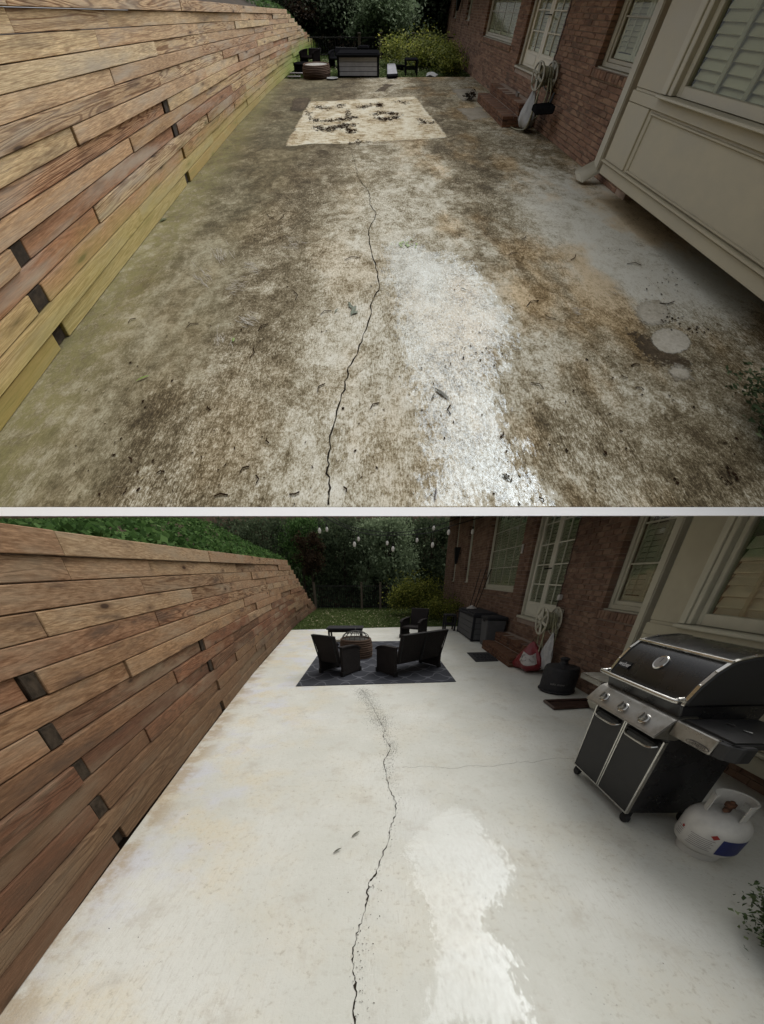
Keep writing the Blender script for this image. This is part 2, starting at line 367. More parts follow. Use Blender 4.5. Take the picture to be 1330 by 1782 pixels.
def m_brick(name, k, mul, grey):
    M = NM(name); r = M.rnd(); w = M.voro(1, M.mp((.01, 4.76, 12.99)), out='Color'); q = M.n('ShaderNodeSeparateColor'); M.put(q.inputs[0], w)
    f = M.ma('FRACT', M.ma('ADD', r, q.outputs[0])); n = M.noise(30, 5, .65)
    cs = [(0, (.125, .058, .038)), (.35, (.195, .092, .058)), (.65, (.24, .118, .074)), (.9, (.275, .155, .10)), (1, (.10, .056, .04))]
    c = M.ramp(f, [(p, tuple((x*(1-grey)+grey*(cc[0]*.45+cc[1]*.35+cc[2]*.2))*mul for x in cc)) for p, cc in cs])
    c = M.mix(1, c, (1.04, .99, .84), 'MULTIPLY'); c = M.mix(M.rng(n, .4, .75, 0, .45), c, (.22*mul, .15*mul, .12*mul)); c = M.mix(M.rng(M.noise(2.5, 5), .52, .75, 0, .55), c, (.06*mul, .035*mul, .028*mul))
    M.pr(c, .88, spec=.2, nrm=M.bump(n, .3, .003*k)); return M.done()

def m_leaf(name, c1, c2, c3=None, tr=.42):
    M = NM(name); m = M.attr('m')
    c = M.ramp(m, [(0, c1), (.7, c2), (1, c3 or c2)])
    c = M.mix(M.rng(M.noise(1.2, 3), .35, .7, 0, .6), c, M.mix(1, c, (.55, .6, .5), 'MULTIPLY'))
    q = M.pr(c, .8, spec=.08)
    t = M.n('ShaderNodeBsdfTranslucent'); M.put(t.inputs[0], c); mx = M.n('ShaderNodeMixShader'); mx.inputs[0].default_value = tr
    M.t.links.new(q.outputs[0], mx.inputs[1]); M.t.links.new(t.outputs[0], mx.inputs[2]); M.t.links.new(mx.outputs[0], M.out.inputs[0]); return M.done()

def m_wicker(name, c, k):
    M = NM(name); X = M.xyz(); s = M.ma('ADD', X[0], X[1])
    a = M.ma('SINE', M.ma('MULTIPLY', X[2], 420.)); b = M.ma('SINE', M.ma('MULTIPLY', s, 300.))
    h = M.ma('MULTIPLY', a, b); col = M.mix(M.rng(h, -1, 1), tuple(x*.55 for x in c), tuple(x*1.5 for x in c))
    col = M.mix(M.rng(M.noise(6, 4), .4, .7, 0, .4), col, tuple(x*.6 for x in c))
    M.pr(col, .75, spec=.12 if k == 1 else 0, nrm=M.bump(h, .5, .004*k)); return M.done()

def m_rug():
    M = NM('trellis_rug'); X = M.xyz(M.mp((1/.44, 1/.62, 1)))
    a = M.ma('MULTIPLY', X[0], 2*pi); b = M.ma('MULTIPLY', X[1], 2*pi)
    f = M.ma('ADD', M.ma('COSINE', a), M.ma('COSINE', b))
    f = M.ma('ADD', f, M.ma('MULTIPLY', M.ma('MULTIPLY', M.ma('COSINE', M.ma('MULTIPLY', a, 2.)), M.ma('SINE', b)), .35))
    f = M.ma('ADD', f, M.ma('MULTIPLY', M.ma('SINE', M.ma('MULTIPLY', b, 2.)), .22))
    ln = M.rng(M.ma('ABSOLUTE', f), .24, .12)
    n = M.noise(60, 3); base = M.mix(n, (.026, .028, .035), (.050, .053, .062)); c = M.mix(M.ma('MULTIPLY', ln, .75), base, (.135, .14, .155))
    M.pr(c, .9, spec=.2, nrm=M.bump(n, .5, .003)); return M.done()

def m_glass(name, refl):
    M = NM(name); gl = M.n('ShaderNodeBsdfGlossy'); gl.inputs['Roughness'].default_value = .04; M.put(gl.inputs['Color'], (1, 1, 1, 1))
    tr = M.n('ShaderNodeBsdfTransparent'); M.put(tr.inputs[0], (.86, .88, .84, 1)); fr = M.n('ShaderNodeFresnel'); fr.inputs[0].default_value = 1.5
    mx = M.n('ShaderNodeMixShader'); M.put(mx.inputs[0], M.ma('MULTIPLY', fr.outputs[0], refl)); M.t.links.new(tr.outputs[0], mx.inputs[1]); M.t.links.new(gl.outputs[0], mx.inputs[2])
    M.t.links.new(mx.outputs[0], M.out.inputs[0]); return M.done()

def m_steel(name, k=1):
    M = NM(name); st = M.noise(1, 3, .5, M.mp((300, 4, 300))); n = M.noise(9, 6, .7)
    c = M.mix(M.rng(n, .45, .75, 0, .6), (.30, .29, .265), (.13, .11, .085)); M.pr(c, M.rng(n, .3, .75, .26, .5), 1.0, nrm=M.bump(st, .12, .001)); return M.done()

MT = {}
LO.wood = m_wood('lower_timber', [(0, (.235, .09, .045)), (.2, (.14, .065, .038)), (.4, (.31, .175, .09)), (.6, (.35, .23, .13)), (.8, (.25, .105, .055)), (1, (.40, .29, .18))], 1, False, .85, True, (.40, .29, .175))
UP.wood = m_wood('upper_timber', [(0, (.44, .21, .11)), (.2, (.31, .165, .088)), (.4, (.54, .37, .19)), (.6, (.61, .46, .26)), (.8, (.45, .235, .125)), (1, (.66, .53, .34))], 8, True, .6, False, (.66, .53, .33))  # lighter timber copy, a brighter exposure put into its colour
MT['clean'] = m_concrete_clean(); MT['dirty'] = m_concrete_dirty()
MT['wet_lo'] = m_wet('water_film', 1, 1.25, .05, .07, 0); MT['wet_up'] = m_wet('damp_film', 8, 1.5, .165, .28, 1)
for K, s, k, b in ((LO, 'lower_', 1, .80), (UP, 'upper_', 8, 1.45)):
    K.brick = m_brick(s+'brick', k, b, .38 if not K.up else .30); K.stepbrick = m_brick(s+'step_brick', k, b*.62, .0); K.mortar = m_plain(s+'mortar', tuple(x*b for x in (.30, .235, .19)), .95, spec=.1, bump=.4, bsc=40, bd=.004, k=k)
    K.cream = m_plain(s+'cream_paint', (.34, .315, .23) if not K.up else (.43, .385, .27), .5, spec=.35, var=.08, sc=3)  # upper paints are raised in colour in place of a brighter exposure
    K.white = m_plain(s+'trim_paint', (.40, .385, .30) if not K.up else (.47, .435, .33), .5, spec=.35, var=.08, sc=4)
    K.shut = m_plain(s+'shutter_paint', (.50, .49, .40) if not K.up else (.74, .69, .54), .5, var=.06, sc=4)
    K.glass = m_glass(s+'glass', .35 if not K.up else .07); K.room = m_plain(s+'dark_room', (.03, .03, .026), .9)
    K.earth = m_plain(s+'earth', (.07, .05, .032), .95, spec=.1, var=.4, sc=3, bump=.6, bsc=12, bd=.05, k=k)
    K.turf = m_plain(s+'turf', (.05, .07, .025), .95, spec=.0, var=.35, sc=2)
    K.tie = m_plain(s+'tie_end', (.04, .03, .021), .9, spec=.1, var=.5, sc=20, bump=.5, bsc=60, bd=.004, k=k)
    K.rattan = m_wicker(s+'black_rattan', (.020, .017, .016) if not K.up else (.012, .010, .010), k); K.cover = m_plain(s+'black_cloth', (.012, .012, .013), 1, spec=.0 if K.up else .3, var=.25)
    K.boxgrey = m_plain(s+'grey_resin', (.085, .085, .086) if not K.up else (.48, .48, .50), .8, spec=.15 if not K.up else 0, var=.1); K.boxdark = m_plain(s+'charcoal_resin', (.022, .022, .025) if not K.up else (.016, .016, .018), .8, spec=.15 if not K.up else 0, var=.15)
MT['black'] = m_plain('black_metal', (.012, .012, .012), .6, spec=.2, var=.2); MT['rubber'] = m_plain('rubber', (.012, .012, .012), .8, var=.2)
MT['postwood'] = m_plain('post_wood', (.11, .09, .065), .85, spec=.2, var=.2)
MT['railgrey'] = m_plain('rail_paint', (.035, .034, .03), .7, spec=.2); MT['enamel'] = m_plain('black_enamel', (.011, .011, .012), .28, spec=.5, var=.25, sc=5, bump=.08, bsc=25, bd=.003)
MT['enamel_grey'] = m_plain('grey_enamel', (.012, .012, .0125), .55, var=.3, sc=4); MT['steel'] = m_steel('brushed_steel')
MT['chrome'] = m_plain('bright_steel', (.52, .51, .48), .22, 1.0, var=.1)
MT['tank'] = m_plain('tank_paint', (.50, .49, .45), .4, spec=.4, var=.15, sc=6); MT['blue'] = m_plain('blue_print', (.012, .018, .10), .5, var=.15); MT['red'] = m_plain('red_print', (.28, .02, .015), .5)
MT['ink'] = m_plain('grey_print', (.20, .19, .18), .6); MT['inkdark'] = m_plain('dark_print', (.04, .035, .035), .6); MT['inkwhite'] = m_plain('white_print', (.55, .55, .55), .6)
MT['rust'] = m_plain('rust', (.09, .04, .02), .9, var=.4, sc=20)
MT['cover'] = m_plain('black_cover_cloth', (.012, .012, .014), .7, var=.25, bump=.5, bsc=14, bd=.03)
MT['redbag'] = m_plain('red_bag', (.16, .010, .014), .45, var=.2, bump=.5, bsc=14, bd=.02); MT['paper'] = m_plain('bag_label', (.38, .36, .33), .6, var=.15)
MT['bag'] = m_plain('white_bag', (.42, .42, .41), .8, spec=.1, var=.15, bump=.6, bsc=16, bd=.03, k=2)
MT['hose'] = m_plain('hose_rubber', (.26, .25, .15), .6, var=.2); MT['reel'] = m_plain('reel_resin', (.36, .34, .26), .55, var=.1)
MT['rug'] = m_rug(); MT['mat'] = m_plain('door_mat', (.012, .012, .013), .95, var=.5, sc=60, bump=.8, bsc=110, bd=.01)
MT['tray'] = m_plain('brown_metal', (.045, .022, .015), .5, var=.4); MT['bark'] = m_plain('bark', (.055, .042, .03), .95, spec=.1, var=.35, sc=9, bump=.7, bsc=20, bd=.03, k=3)
MT['crack'] = m_plain('crack_dark', (.03, .024, .018), 1, spec=0, var=.3); MT['grit'] = m_plain('grit', (.07, .06, .045), 1, spec=0, var=.4)  # cracks are flat dark strips laid on the slab
MT['litter'] = m_plain('leaf_litter', (.034, .020, .012), 1, spec=.0, var=.5, sc=30); MT['leafgreen'] = m_plain('fallen_leaf_green', (.055, .09, .025), .6, var=.2)
MT['leafgrey'] = m_plain('fallen_leaf_grey', (.11, .11, .08), .7, var=.2); MT['lime'] = m_plain('fallen_leaf_lime', (.22, .34, .04), .6); MT['straw'] = m_plain('straw_leaf', (.42, .36, .22), .8)
MT['scuff'] = m_plain('scuff', (.55, .51, .43), .9, spec=.1, var=.2, sc=20)
def m_decal(name, stops, sc, ragged, k=8, amt=1.0):
    M = NM(name); m = M.attr('m'); n = M.noise(2.2, 7, .68); s_ = M.noise(1, 6, .7, M.mp((5, 22, 1))); st = M.noise(30, 7, .8); st2 = M.noise(70, 6, .8)
    f = M.ma('ADD', M.ma('ADD', n, M.ma('MULTIPLY', M.ma('SUBTRACT', s_, .5), sc)), M.ma('ADD', M.ma('MULTIPLY', M.ma('SUBTRACT', st, .5), .9), M.ma('MULTIPLY', M.ma('SUBTRACT', st2, .5), .7)))
    q = M.pr(M.ramp(f, stops), .95, spec=.03, nrm=M.bump(st, .5, .01*k))
    al = M.rng(M.ma('ADD', m, M.ma('ADD', M.ma('MULTIPLY', M.ma('SUBTRACT', st, .5), ragged), M.ma('MULTIPLY', M.ma('SUBTRACT', n, .5), ragged))), .38, .56)
    tr = M.n('ShaderNodeBsdfTransparent'); mx = M.n('ShaderNodeMixShader'); M.put(mx.inputs[0], M.ma('MULTIPLY', al, amt)); M.t.links.new(tr.outputs[0], mx.inputs[1]); M.t.links.new(q.outputs[0], mx.inputs[2]); M.t.links.new(mx.outputs[0], M.out.inputs[0]); return M.done()
MT['print'] = m_decal('pale_rug_print', [(.2, (.88, .85, .73)), (.46, (.78, .71, .53)), (.60, (.52, .40, .23)), (.80, (.16, .11, .065))], 1.2, 1.1, 8, .93)
MT['disc'] = m_decal('clean_disc', [(.3, (.66, .62, .53)), (.55, (.48, .44, .35)), (.8, (.22, .18, .125))], .3, .7)
MT['faint'] = m_decal('faint_patch', [(.3, (.60, .56, .47)), (.6, (.44, .39, .31)), (.85, (.2, .16, .11))], .4, 1.0, 8, .6)
MT['damp'] = m_decal('damp_patch', [(.3, (.20, .15, .095)), (.5, (.10, .075, .048)), (.8, (.035, .028, .02))], .3, 1.2)
MT['whitewall'] = m_plain('white_render', (.85, .85, .85), .8, var=.02); MT['hill'] = m_plain('hill_earth', (.05, .055, .03), 1, spec=.05, var=.3, sc=.2)
MT['bulb'] = m_plain('bulb_glass', (.55, .53, .48), .15, spec=.6, var=.05); MT['wicker_brown'] = m_wicker('brown_rope_weave', (.10, .065, .045), 1); MT['wicker_brown_up'] = m_wicker('brown_rope_weave_up', (.16, .11, .085), 8)
MT['mesh'] = m_plain('spark_mesh', (.05, .048, .045), .5, .6, var=.2); MT['ash'] = m_plain('ash', (.42, .40, .36), .95, var=.4, sc=20)
def up_leaf(nm, a, b, c): return m_leaf(nm+'_upper', *[tuple(x*1.55 for x in q) for q in (a, b, c)])  # lightened foliage copies; the lift stands in for a brighter exposure
LEAF = dict(dark=m_leaf('dark_leaves', (.04, .055, .032), (.07, .095, .052), (.115, .145, .085)), mid=m_leaf('mid_leaves', (.13, .175, .10), (.20, .255, .15), (.31, .37, .24)),
            ivy=m_leaf('ivy_leaves', (.03, .065, .018), (.08, .16, .045), (.16, .27, .09)), gold=m_leaf('azalea_leaves', (.06, .08, .016), (.20, .22, .045), (.46, .45, .11)),
            brown=m_leaf('brown_foliage', (.022, .014, .008), (.05, .033, .02), (.085, .06, .035)), grass=m_leaf('grass_blades', (.06, .09, .028), (.125, .17, .055), (.24, .27, .12)),
            box=m_leaf('boxwood_leaves', (.05, .075, .035), (.10, .14, .07), (.26, .31, .17)), wet=m_leaf('litter_leaves', (.015, .010, .007), (.045, .028, .016), (.10, .07, .04)))
LEAF_UP = dict(LEAF, mid=up_leaf('mid', (.13, .175, .10), (.20, .255, .15), (.31, .37, .24)), dark=up_leaf('dark', (.04, .055, .032), (.07, .095, .052), (.115, .145, .085)),
               gold=up_leaf('gold', (.06, .08, .016), (.20, .22, .045), (.46, .45, .11)), grass=up_leaf('grass', (.06, .09, .028), (.125, .17, .055), (.24, .27, .12)))
LO.leaf = dict(LEAF, mid=m_leaf('mid_lower', (.17, .225, .13), (.26, .33, .20), (.40, .48, .31)), dark=m_leaf('dark_lower', (.05, .07, .04), (.09, .12, .066), (.15, .19, .11))); UP.leaf = LEAF_UP

# ------------------------------------------------------------------ what both places share
LO.w = 'white lower patio'; UP.w = 'stained upper patio'
LO.wallh = lambda y: 1.84+.023*y
UP.wallh = lambda y: 2.17-.027*y
def wx_lo(y): return -1.6-.182*y+.0034*y*y
def wx_up(y): return -2.10-.185*y+.0065*y*y
LO.wx = wx_lo; UP.wx = wx_up
NC = 14
def timber_wall(K):
    t = thing('timber_retaining_wall', 'long wall of stacked reddish brown timbers beside the '+K.w if not K.up else 'long wall of stacked pale tan timbers, green at its foot, beside the '+K.w, 'wall', (K.wx(6), 6, 0), K.T)
    rd = random.Random(4); y_start = -.9 if not K.up else .2
    ties = [1.62+2.62*k for k in range(8)]
    for c in range(NC):
        yend = 13.6+(NC-1-c)*.5; cuts = []
        if c % 2 == 0: cuts = [(a+rd.uniform(-.06, .06)+(0 if c < 9 else rd.uniform(-.8, .8)), c < 9 and (a < 2 or (a < 6 and rd.random() < .6))) for a in ties if a < yend-.5]
        else: cuts = [(a+1.25+rd.uniform(-.5, .5), False) for a in ties if a+1.3 < yend-.5]
        segs = []; a = y_start
        for b, tie in cuts:
            if b-a < .3: continue
            segs.append((a, b-(.055 if tie else .0015))); 
            if tie:
                hA = K.wallh(b); m = MB(); j = rd.uniform(.02, .045)
                z0, z1 = c/NC*hA+.004, (c+1)/NC*hA-.004
                m.hexa([(K.wx(b-.052)-j, b-.052, z0), (K.wx(b+.052)-j, b+.052, z0), (K.wx(b+.052)-.14, b+.052, z0), (K.wx(b-.052)-.14, b-.052, z0),
                        (K.wx(b-.052)-j, b-.052, z1), (K.wx(b+.052)-j, b+.052, z1), (K.wx(b+.052)-.14, b+.052, z1), (K.wx(b-.052)-.14, b-.052, z1)])
                build(m, 'tie_end', K.tie, t, K.T, bevel=.004)
            a = b+(.055 if tie else .0015)
        segs.append((a, yend))
        for y0, y1 in segs:
            j = rd.uniform(-.022, .020)+(.012 if c == NC-1 else 0); j2 = j+rd.uniform(-.012, .012); bt = .004*c
            g = .0022; e0, e1 = rd.uniform(-.001, .0025), rd.uniform(-.0025, .001)
            def q(y, zf, jj, dp):
                return (K.wx(y)-bt+jj-dp, y, K.wallh(y)*zf)
            m = MB(); f0, f1 = c/NC, (c+1)/NC
            p = [q(y0, f0, j, 0), q(y1, f0, j2, 0), q(y1, f0, j2, .15), q(y0, f0, j, .15), q(y0, f1, j, 0), q(y1, f1, j2, 0), q(y1, f1, j2, .15), q(y0, f1, j, .15)]
            p = [(a_, b_, z_+(g+e0 if i < 4 else -g+e1)) for i, (a_, b_, z_) in enumerate(p)]
            m.hexa(p); build(m, 'board', K.wood, t, K.T, bevel=.0045)
    # earth bank behind the wall and what grows on it
    def bank(u, v):
        y = -1+v*23; y = max(y, .1) if K.up else y; d = u*7
        z = (K.wallh(y)-.05 if y < 13.6 else max(.05, K.wallh(y)*(1-(y-13.6)/6.4))-.03)+d*.42
        if not K.up: z = min(z, cutz(max(y, 0))-.10-.02*u)
        return (K.wx(y)-.13-d, y, max(z, .02))
    m = MB().grid(bank, 12, 40); o = build(m, 'earth_bank', K.earth, None, K.T, smooth=True); tag(o, kind='structure')
    n = 26000 if not K.up else 9000; P = []
    for i in range(n):
        u = random.random()**1.7; v = random.random()
        if K.up: v = .5+.5*v
        b = bank(u, v); P.append((b[0]+random.uniform(-.02, .05), b[1], b[2]+random.uniform(0, .10)*(1+.6*sin(b[1]*3.1+u*9))))
    o = leaves('ivy', LEAF['ivy'], None, K.T, P, .075, up=.6, aspect=.8, cut=not K.up)
    tag(o, 'green ivy covering the bank above the timber wall of the '+K.w, 'ivy', kind='stuff')

def subtract(a, b, holes):
    iv = [(a, b)]
    for h0, h1 in holes:
        nx = []
        for s, e in iv:
            if h1 <= s or h0 >= e: nx.append((s, e)); continue
            if h0 > s: nx.append((s, h0))
            if h1 < e: nx.append((h1, e))
        iv = nx
    return [(s, e) for s, e in iv if e-s > .02]

XW = 3.4
def shutters(K, part, x, y0, y1, z0, z1, panes=2, pitch=.062, gl=True):
    # louvred shutter panels with slats behind the panes of a window
    w = (y1-y0)/panes; m = MB()
    for i in range(panes):
        a, b = y0+i*w, y0+(i+1)*w
        m.box(x+.05, x+.075, a+.004, a+.045, z0, z1); m.box(x+.05, x+.075, b-.045, b-.004, z0, z1); m.box(x+.0505, x+.0745, a+.046, b-.046, z0, z0+.07)
        m.box(x+.040, x+.049, (a+b)/2-.008, (a+b)/2+.008, z0+.09, z1)
    build(m, 'shutter', K.shut, part, K.Th, cut=not K.up)
    z = z0+.09
    while z < z1-.03:
        for i in range(panes):
            a, b = y0+i*w+.048, y0+(i+1)*w-.048; s = MB()
            s.hexa([(x+.050, a, z), (x+.056, a, z-.006), (x+.056, b, z-.006), (x+.050, b, z), (x+.074, a, z+.052), (x+.080, a, z+.046), (x+.080, b, z+.046), (x+.074, b, z+.052)])
            if K.up or z+.06 < cutz(a): build(s, 'slat', K.shut, part, K.Th)
        z += pitch
    build(MB().box(x+.12, x+.13, y0-.02, y1+.02, z0-.02, z1+.02), 'backing', K.room, part, K.Th, cut=not K.up)

def window(K, house, x, y0, y1, z0, z1, panes, mull=1, sillw=.05, brick=True):
    cut = not K.up; m = MB(); t = .075
    m.box(x+.0, x+.06, y0, y0+t, z0, z1); m.box(x+.0, x+.06, y1-t, y1, z0, z1); m.box(x+.001, x+.059, y0+t, y1-t, z0, z0+t*.8); m.box(x+.001, x+.059, y0+t, y1-t, z1-t, z1)
    m.box(x+.02, x+.05, y0+t, y0+t+.035, z0+t*.8, z1-t); m.box(x+.02, x+.05, y1-t-.035, y1-t, z0+t*.8, z1-t); m.box(x+.021, x+.049, y0+t+.035, y1-t-.035, z0+t*.8, z0+t*.8+.05)
    part = build(m, 'window', K.white, house, K.Th, bevel=.004, cut=cut)
    build(MB().box(x-sillw, x+.06, y0-.03, y1+.03, z0-.045, z0-.003), 'sill', K.white, part, K.Th, bevel=.006, cut=cut)
    ya, yb, za, zb = y0+t+.035, y1-t-.035, z0+t*.8+.05, z1-t
    step = (yb-ya)/(mull+1); nz = max(1, int((zb-za)/.42)); hz_ = (zb-za)/nz
    for i in range(1, mull+1): build(MB().box(x+.026, x+.044, ya+i*step-.011, ya+i*step+.011, za, zb), 'glazing_bar', K.white, part, K.Th, cut=cut)
    for j in range(1, nz): 
        for i in range(mull+1): build(MB().box(x+.027, x+.043, ya+i*step+.011, ya+(i+1)*step-.011, za+j*hz_-.009, za+j*hz_+.009), 'glazing_bar', K.white, part, K.Th, cut=cut)
    for i in range(mull+1):
        for j in range(nz):
            build(MB().box(x+.033, x+.036, ya+i*step+.012, ya+(i+1)*step-.012, za+j*hz_+.01, za+(j+1)*hz_-.01), 'pane', K.glass, part, K.Th, cut=cut)
    shutters(K, part, x+.02, ya, yb, za, zb, panes)
    return part

def brick_house(K):
    cut = not K.up; ztop = 2.9 if K.up else 4.6; YF = 19.6
    t = thing('brick_house', 'red brick house wall with shuttered windows and cream bay beside the '+K.w, 'house', (XW, 9, 0), K.Th)
    op = [(4.30, 5.33, 1.22, 9), (6.72, 8.52, .83, 9), (9.17, 11.95, 1.30 if not K.up else 1.15, 9), (14.2, 14.95, 1.45, 9), (16.9, 17.6, 1.45, 9)]
    # mortar core round the openings
    m = MB(); ys = sorted({-1.0, YF}|{v for o in op for v in o[:2]})
    if K.up: ys[0] = 3.72
    xs0 = XW+.012
    for a, b in zip(ys[:-1], ys[1:]):
        o = [q for q in op if q[0] <= a+1e-6 and q[1] >= b-1e-6]
        e_ = {v for q in op for v in q[:2]}; a2, b2 = (a, b) if o else (a+(.007 if a in e_ else 0), b-(.007 if b in e_ else 0))
        m.box(xs0, XW+.40, a2, b2, -.2, (o[0][2]-.006) if o else ztop)
    build(m, 'wall', K.mortar, t, K.Th, cut=cut)
    if K.up: build(MB().box(4.9, 5.1, .35, 3.72, -.1, 2.6).box(XW+.41, 4.89, 3.72, 3.9, -.1, 2.6), 'cavity_back', K.room, t, K.Th)  # added dark lining of a cavity left open to darken the gap under the bay
    P, Lb, Hb = .077, .203, .067; bl = []
    rows = int(ztop/P); rd = random.Random(8)
    for r in range(rows):
        z0 = r*P+.004; z1 = z0+Hb; hol = [(o[0], o[1]) for o in op if z1 > o[2]-.12]
        y = 3.9 if K.up else (3.3 if z0 > .5 else .405)
        y = y-(.5*(Lb+.01) if r % 2 else 0)
        while y < YF:
            for a, b in subtract(y, min(y+Lb, YF), hol):
                if (not cut) or z0 < cutz(b): bl.append((a, b, z0, z1))
            y += Lb+.01
    for a0, b0, zs, _ in op:                                        # rowlock sills
        if zs < 1: continue
        y = a0-.05
        while y < b0+.03: bl.append((y, y+.067, zs-.118, zs-.01, 'sill')); y += .077
    def bb(mm, q):
        j = rd.uniform(-.003, .003); pr = .03 if len(q) > 4 else 0
        mm.box(XW+j-pr, XW+.10, q[0], q[1], q[2], q[3])
    bl.sort(key=lambda q: abs(q[0]-4.9)+.25*abs(q[2]-1.0)); rest = MB()
    for i, q in enumerate(bl):
        if i < 300: mm = MB(); bb(mm, q); build(mm, 'brick', K.brick, t, K.Th, cut=cut and q[3] > cutz(q[0]), bevel=.004)
        else: bb(rest, q)
    o = build(rest, 'brickwork', K.brick, t, K.Th, cut=cut); tag(o, kind='stuff')
    # windows and french doors
    window(K, t, XW+.10, 4.31, 5.32, 1.235, ztop-.02, 2, mull=0)
    window(K, t, XW+.09, 9.18, 11.94, op[2][2]+.015, ztop-.02, 4, mull=3)
    window(K, t, XW+.10, 14.21, 14.94, 1.465, ztop-.02, 1, mull=0)
    window(K, t, XW+.10, 16.91, 17.59, 1.465, ztop-.02, 1, mull=0)
    a, b, z0 = 6.73, 8.51, .84; x = XW+.07; dt = ztop-.3
    m = MB(); m.box(x, x+.12, a, a+.10, z0, ztop); m.box(x, x+.12, b-.10, b, z0, ztop); m.box(x-.09, x+.14, a-.02, b+.02, z0-.05, z0-.003); build(m, 'door_frame', K.white, t, K.Th, bevel=.006, cut=cut)
    mid = (a+b)/2
    for s, e in ((a+.105, mid-.004), (mid+.004, b-.105)):
        m = MB(); w = .085; x1, x2 = x+.05, x+.095
        m.box(x1, x2, s, s+w, z0+.01, ztop-.05); m.box(x1, x2, e-w, e, z0+.01, ztop-.05); m.box(x1+.001, x2-.001, s+w, e-w, z0+.01, z0+.30); m.box(x1-.008, x1+.001, s+w+.05, e-w-.05, z0+.06, z0+.25)
        d = build(m, 'door', K.shut, t, K.Th, bevel=.004, cut=cut)
        za = z0+.30; nz = int((ztop-.1-za)/.36); g = MB()
        for j in range(nz+1): 
            g.box(x1+.008, x2-.008, s+w, e-w, za+j*.36-.01, za+j*.36+.01)
            if j < nz: 
                for i in range(2):
                    c0 = s+w+i*(e-s-2*w)/2; build(MB().box(x1+.02, x1+.023, c0+.01, c0+(e-s-2*w)/2-.01, za+j*.36+.012, za+(j+1)*.36-.012), 'pane', K.glass, d, K.Th, cut=cut)
        g.box(x1+.009, x2-.009, (s+e)/2-.01, (s+e)/2+.01, za+.01, ztop-.1)
        build(g, 'glazing_bar', K.shut, d, K.Th, cut=cut)
        shutters(K, d, x2-.05, s+w, e-w, za, ztop-.1, 1)
        hy = e-.045 if e < mid+.1 and s < mid-.3 else s+.045
        build(MB().tube([(x1, hy, z0+.95), (x1-.05, hy, z0+.95), (x1-.05, hy+(.1 if hy > mid else -.1), z0+.95)], .012, 6), 'handle', MT['black'], d, K.Th, smooth=True)
    # cream bay
    bx, yb0, yb1, zb = 3.0, (-.6 if not K.up else .35), 3.8, .30
    wo = [(2.25, 3.30), (.75, 1.95)]
    bay = build(MB().box(bx+.02, XW+(.39 if not K.up else 1.49), yb0, yb1, zb+.004, 1.245), 'bay', K.cream, t, K.Th, bevel=.01, cut=cut)
    for s, e in ((3.30, yb1), (1.95, 2.25), (yb0, .75)): build(MB().box(bx+.021, XW+.38, s, e, 1.2452, ztop), 'pier', K.cream, bay, K.Th, cut=cut)
    m = MB(); m.box(bx, bx+.05, yb0+.01, yb1+.012, zb, zb+.13); m.box(bx-.022, bx+.03, yb0+.01, yb1+.03, zb+.135, zb+.165); m.box(bx+.002, bx+.05, yb0+.01, yb1+.012, 1.10, 1.215)
    m.box(bx+.003, bx+.05, 3.46, yb1+.012, zb+.1655, 1.099)
    build(m, 'rail', K.cream, bay, K.Th, bevel=.006, cut=cut)
    m = MB(); t_ = .022
    for q in ((yb0+.2, 3.42, 1.05, 1.075), (yb0+.2, 3.42, .475, .50)): m.box(bx+.005, bx+.035, q[0], q[1], q[2], q[3])
    m.box(bx+.006, bx+.034, 3.395, 3.42, .5005, 1.0495); build(m, 'moulding', K.cream, bay, K.Th, bevel=.006)
    for s, e in wo:
        m = MB(); z0 = 1.255
        m.box(bx-.03, bx+.10, s-.07, s+.0, z0, ztop); m.box(bx-.03, bx+.10, e, e+.07, z0, ztop); m.box(bx-.012, bx+.1, s+.001, s+.05, z0, ztop); m.box(bx-.012, bx+.1, e-.05, e-.001, z0, ztop)
        m.box(bx+.04, bx+.10, s+.051, s+.10, z0+.001, ztop); m.box(bx+.04, bx+.10, e-.10, e-.051, z0+.001, ztop); m.box(bx+.041, bx+.099, s+.101, e-.101, z0+.001, z0+.10)
        build(m, 'window_frame', K.white, bay, K.Th, bevel=.006, cut=cut)
        build(MB().box(bx-.05, bx+.10, s-.10, e+.10, 1.216, 1.251), 'window_sill', K.white, bay, K.Th, bevel=.008, cut=cut)
        build(MB().box(bx+.07, bx+.074, s+.10, e-.10, z0+.10, ztop), 'pane', K.glass, bay, K.Th, cut=cut)
        g = MB(); w3 = (e-s-.2)/3
        for i in (1, 2): build(MB().box(bx+.080, bx+.094, s+.1+i*w3-.018, s+.1+i*w3+.018, z0+.1, ztop), 'tilt_bar', K.cream, bay, K.Th, cut=cut)
        z = z0+.07
        while z < ztop-.06:
            sl_ = MB(); sl_.hexa([(bx+.105, s+.1, z), (bx+.112, s+.1, z-.006), (bx+.112, e-.1, z-.006), (bx+.105, e-.1, z), (bx+.135, s+.1, z+.080), (bx+.142, s+.1, z+.074), (bx+.142, e-.1, z+.074), (bx+.135, e-.1, z+.080)])
            if K.up or z+.07 < cutz(s+.1): build(sl_, 'slat', K.shut, bay, K.Th)
            z += .088
        build(MB().box(bx+.2, bx+.21, s, e, z0, ztop), 'backing', K.room, bay, K.Th, cut=cut)
    # downspout
    m = MB(); zt = ztop if K.up else cutz(4.1)+.2; m.box(3.20, 3.31, 4.14, 4.26, .17, zt)
    m.hexa([(3.02, 4.22, .03), (3.06, 4.12, .03), (3.30, 4.14, .17), (3.20, 4.26, .17), (3.00, 4.32, .12), (3.04, 4.20, .13), (3.31, 4.14, .29), (3.20, 4.265, .29)])
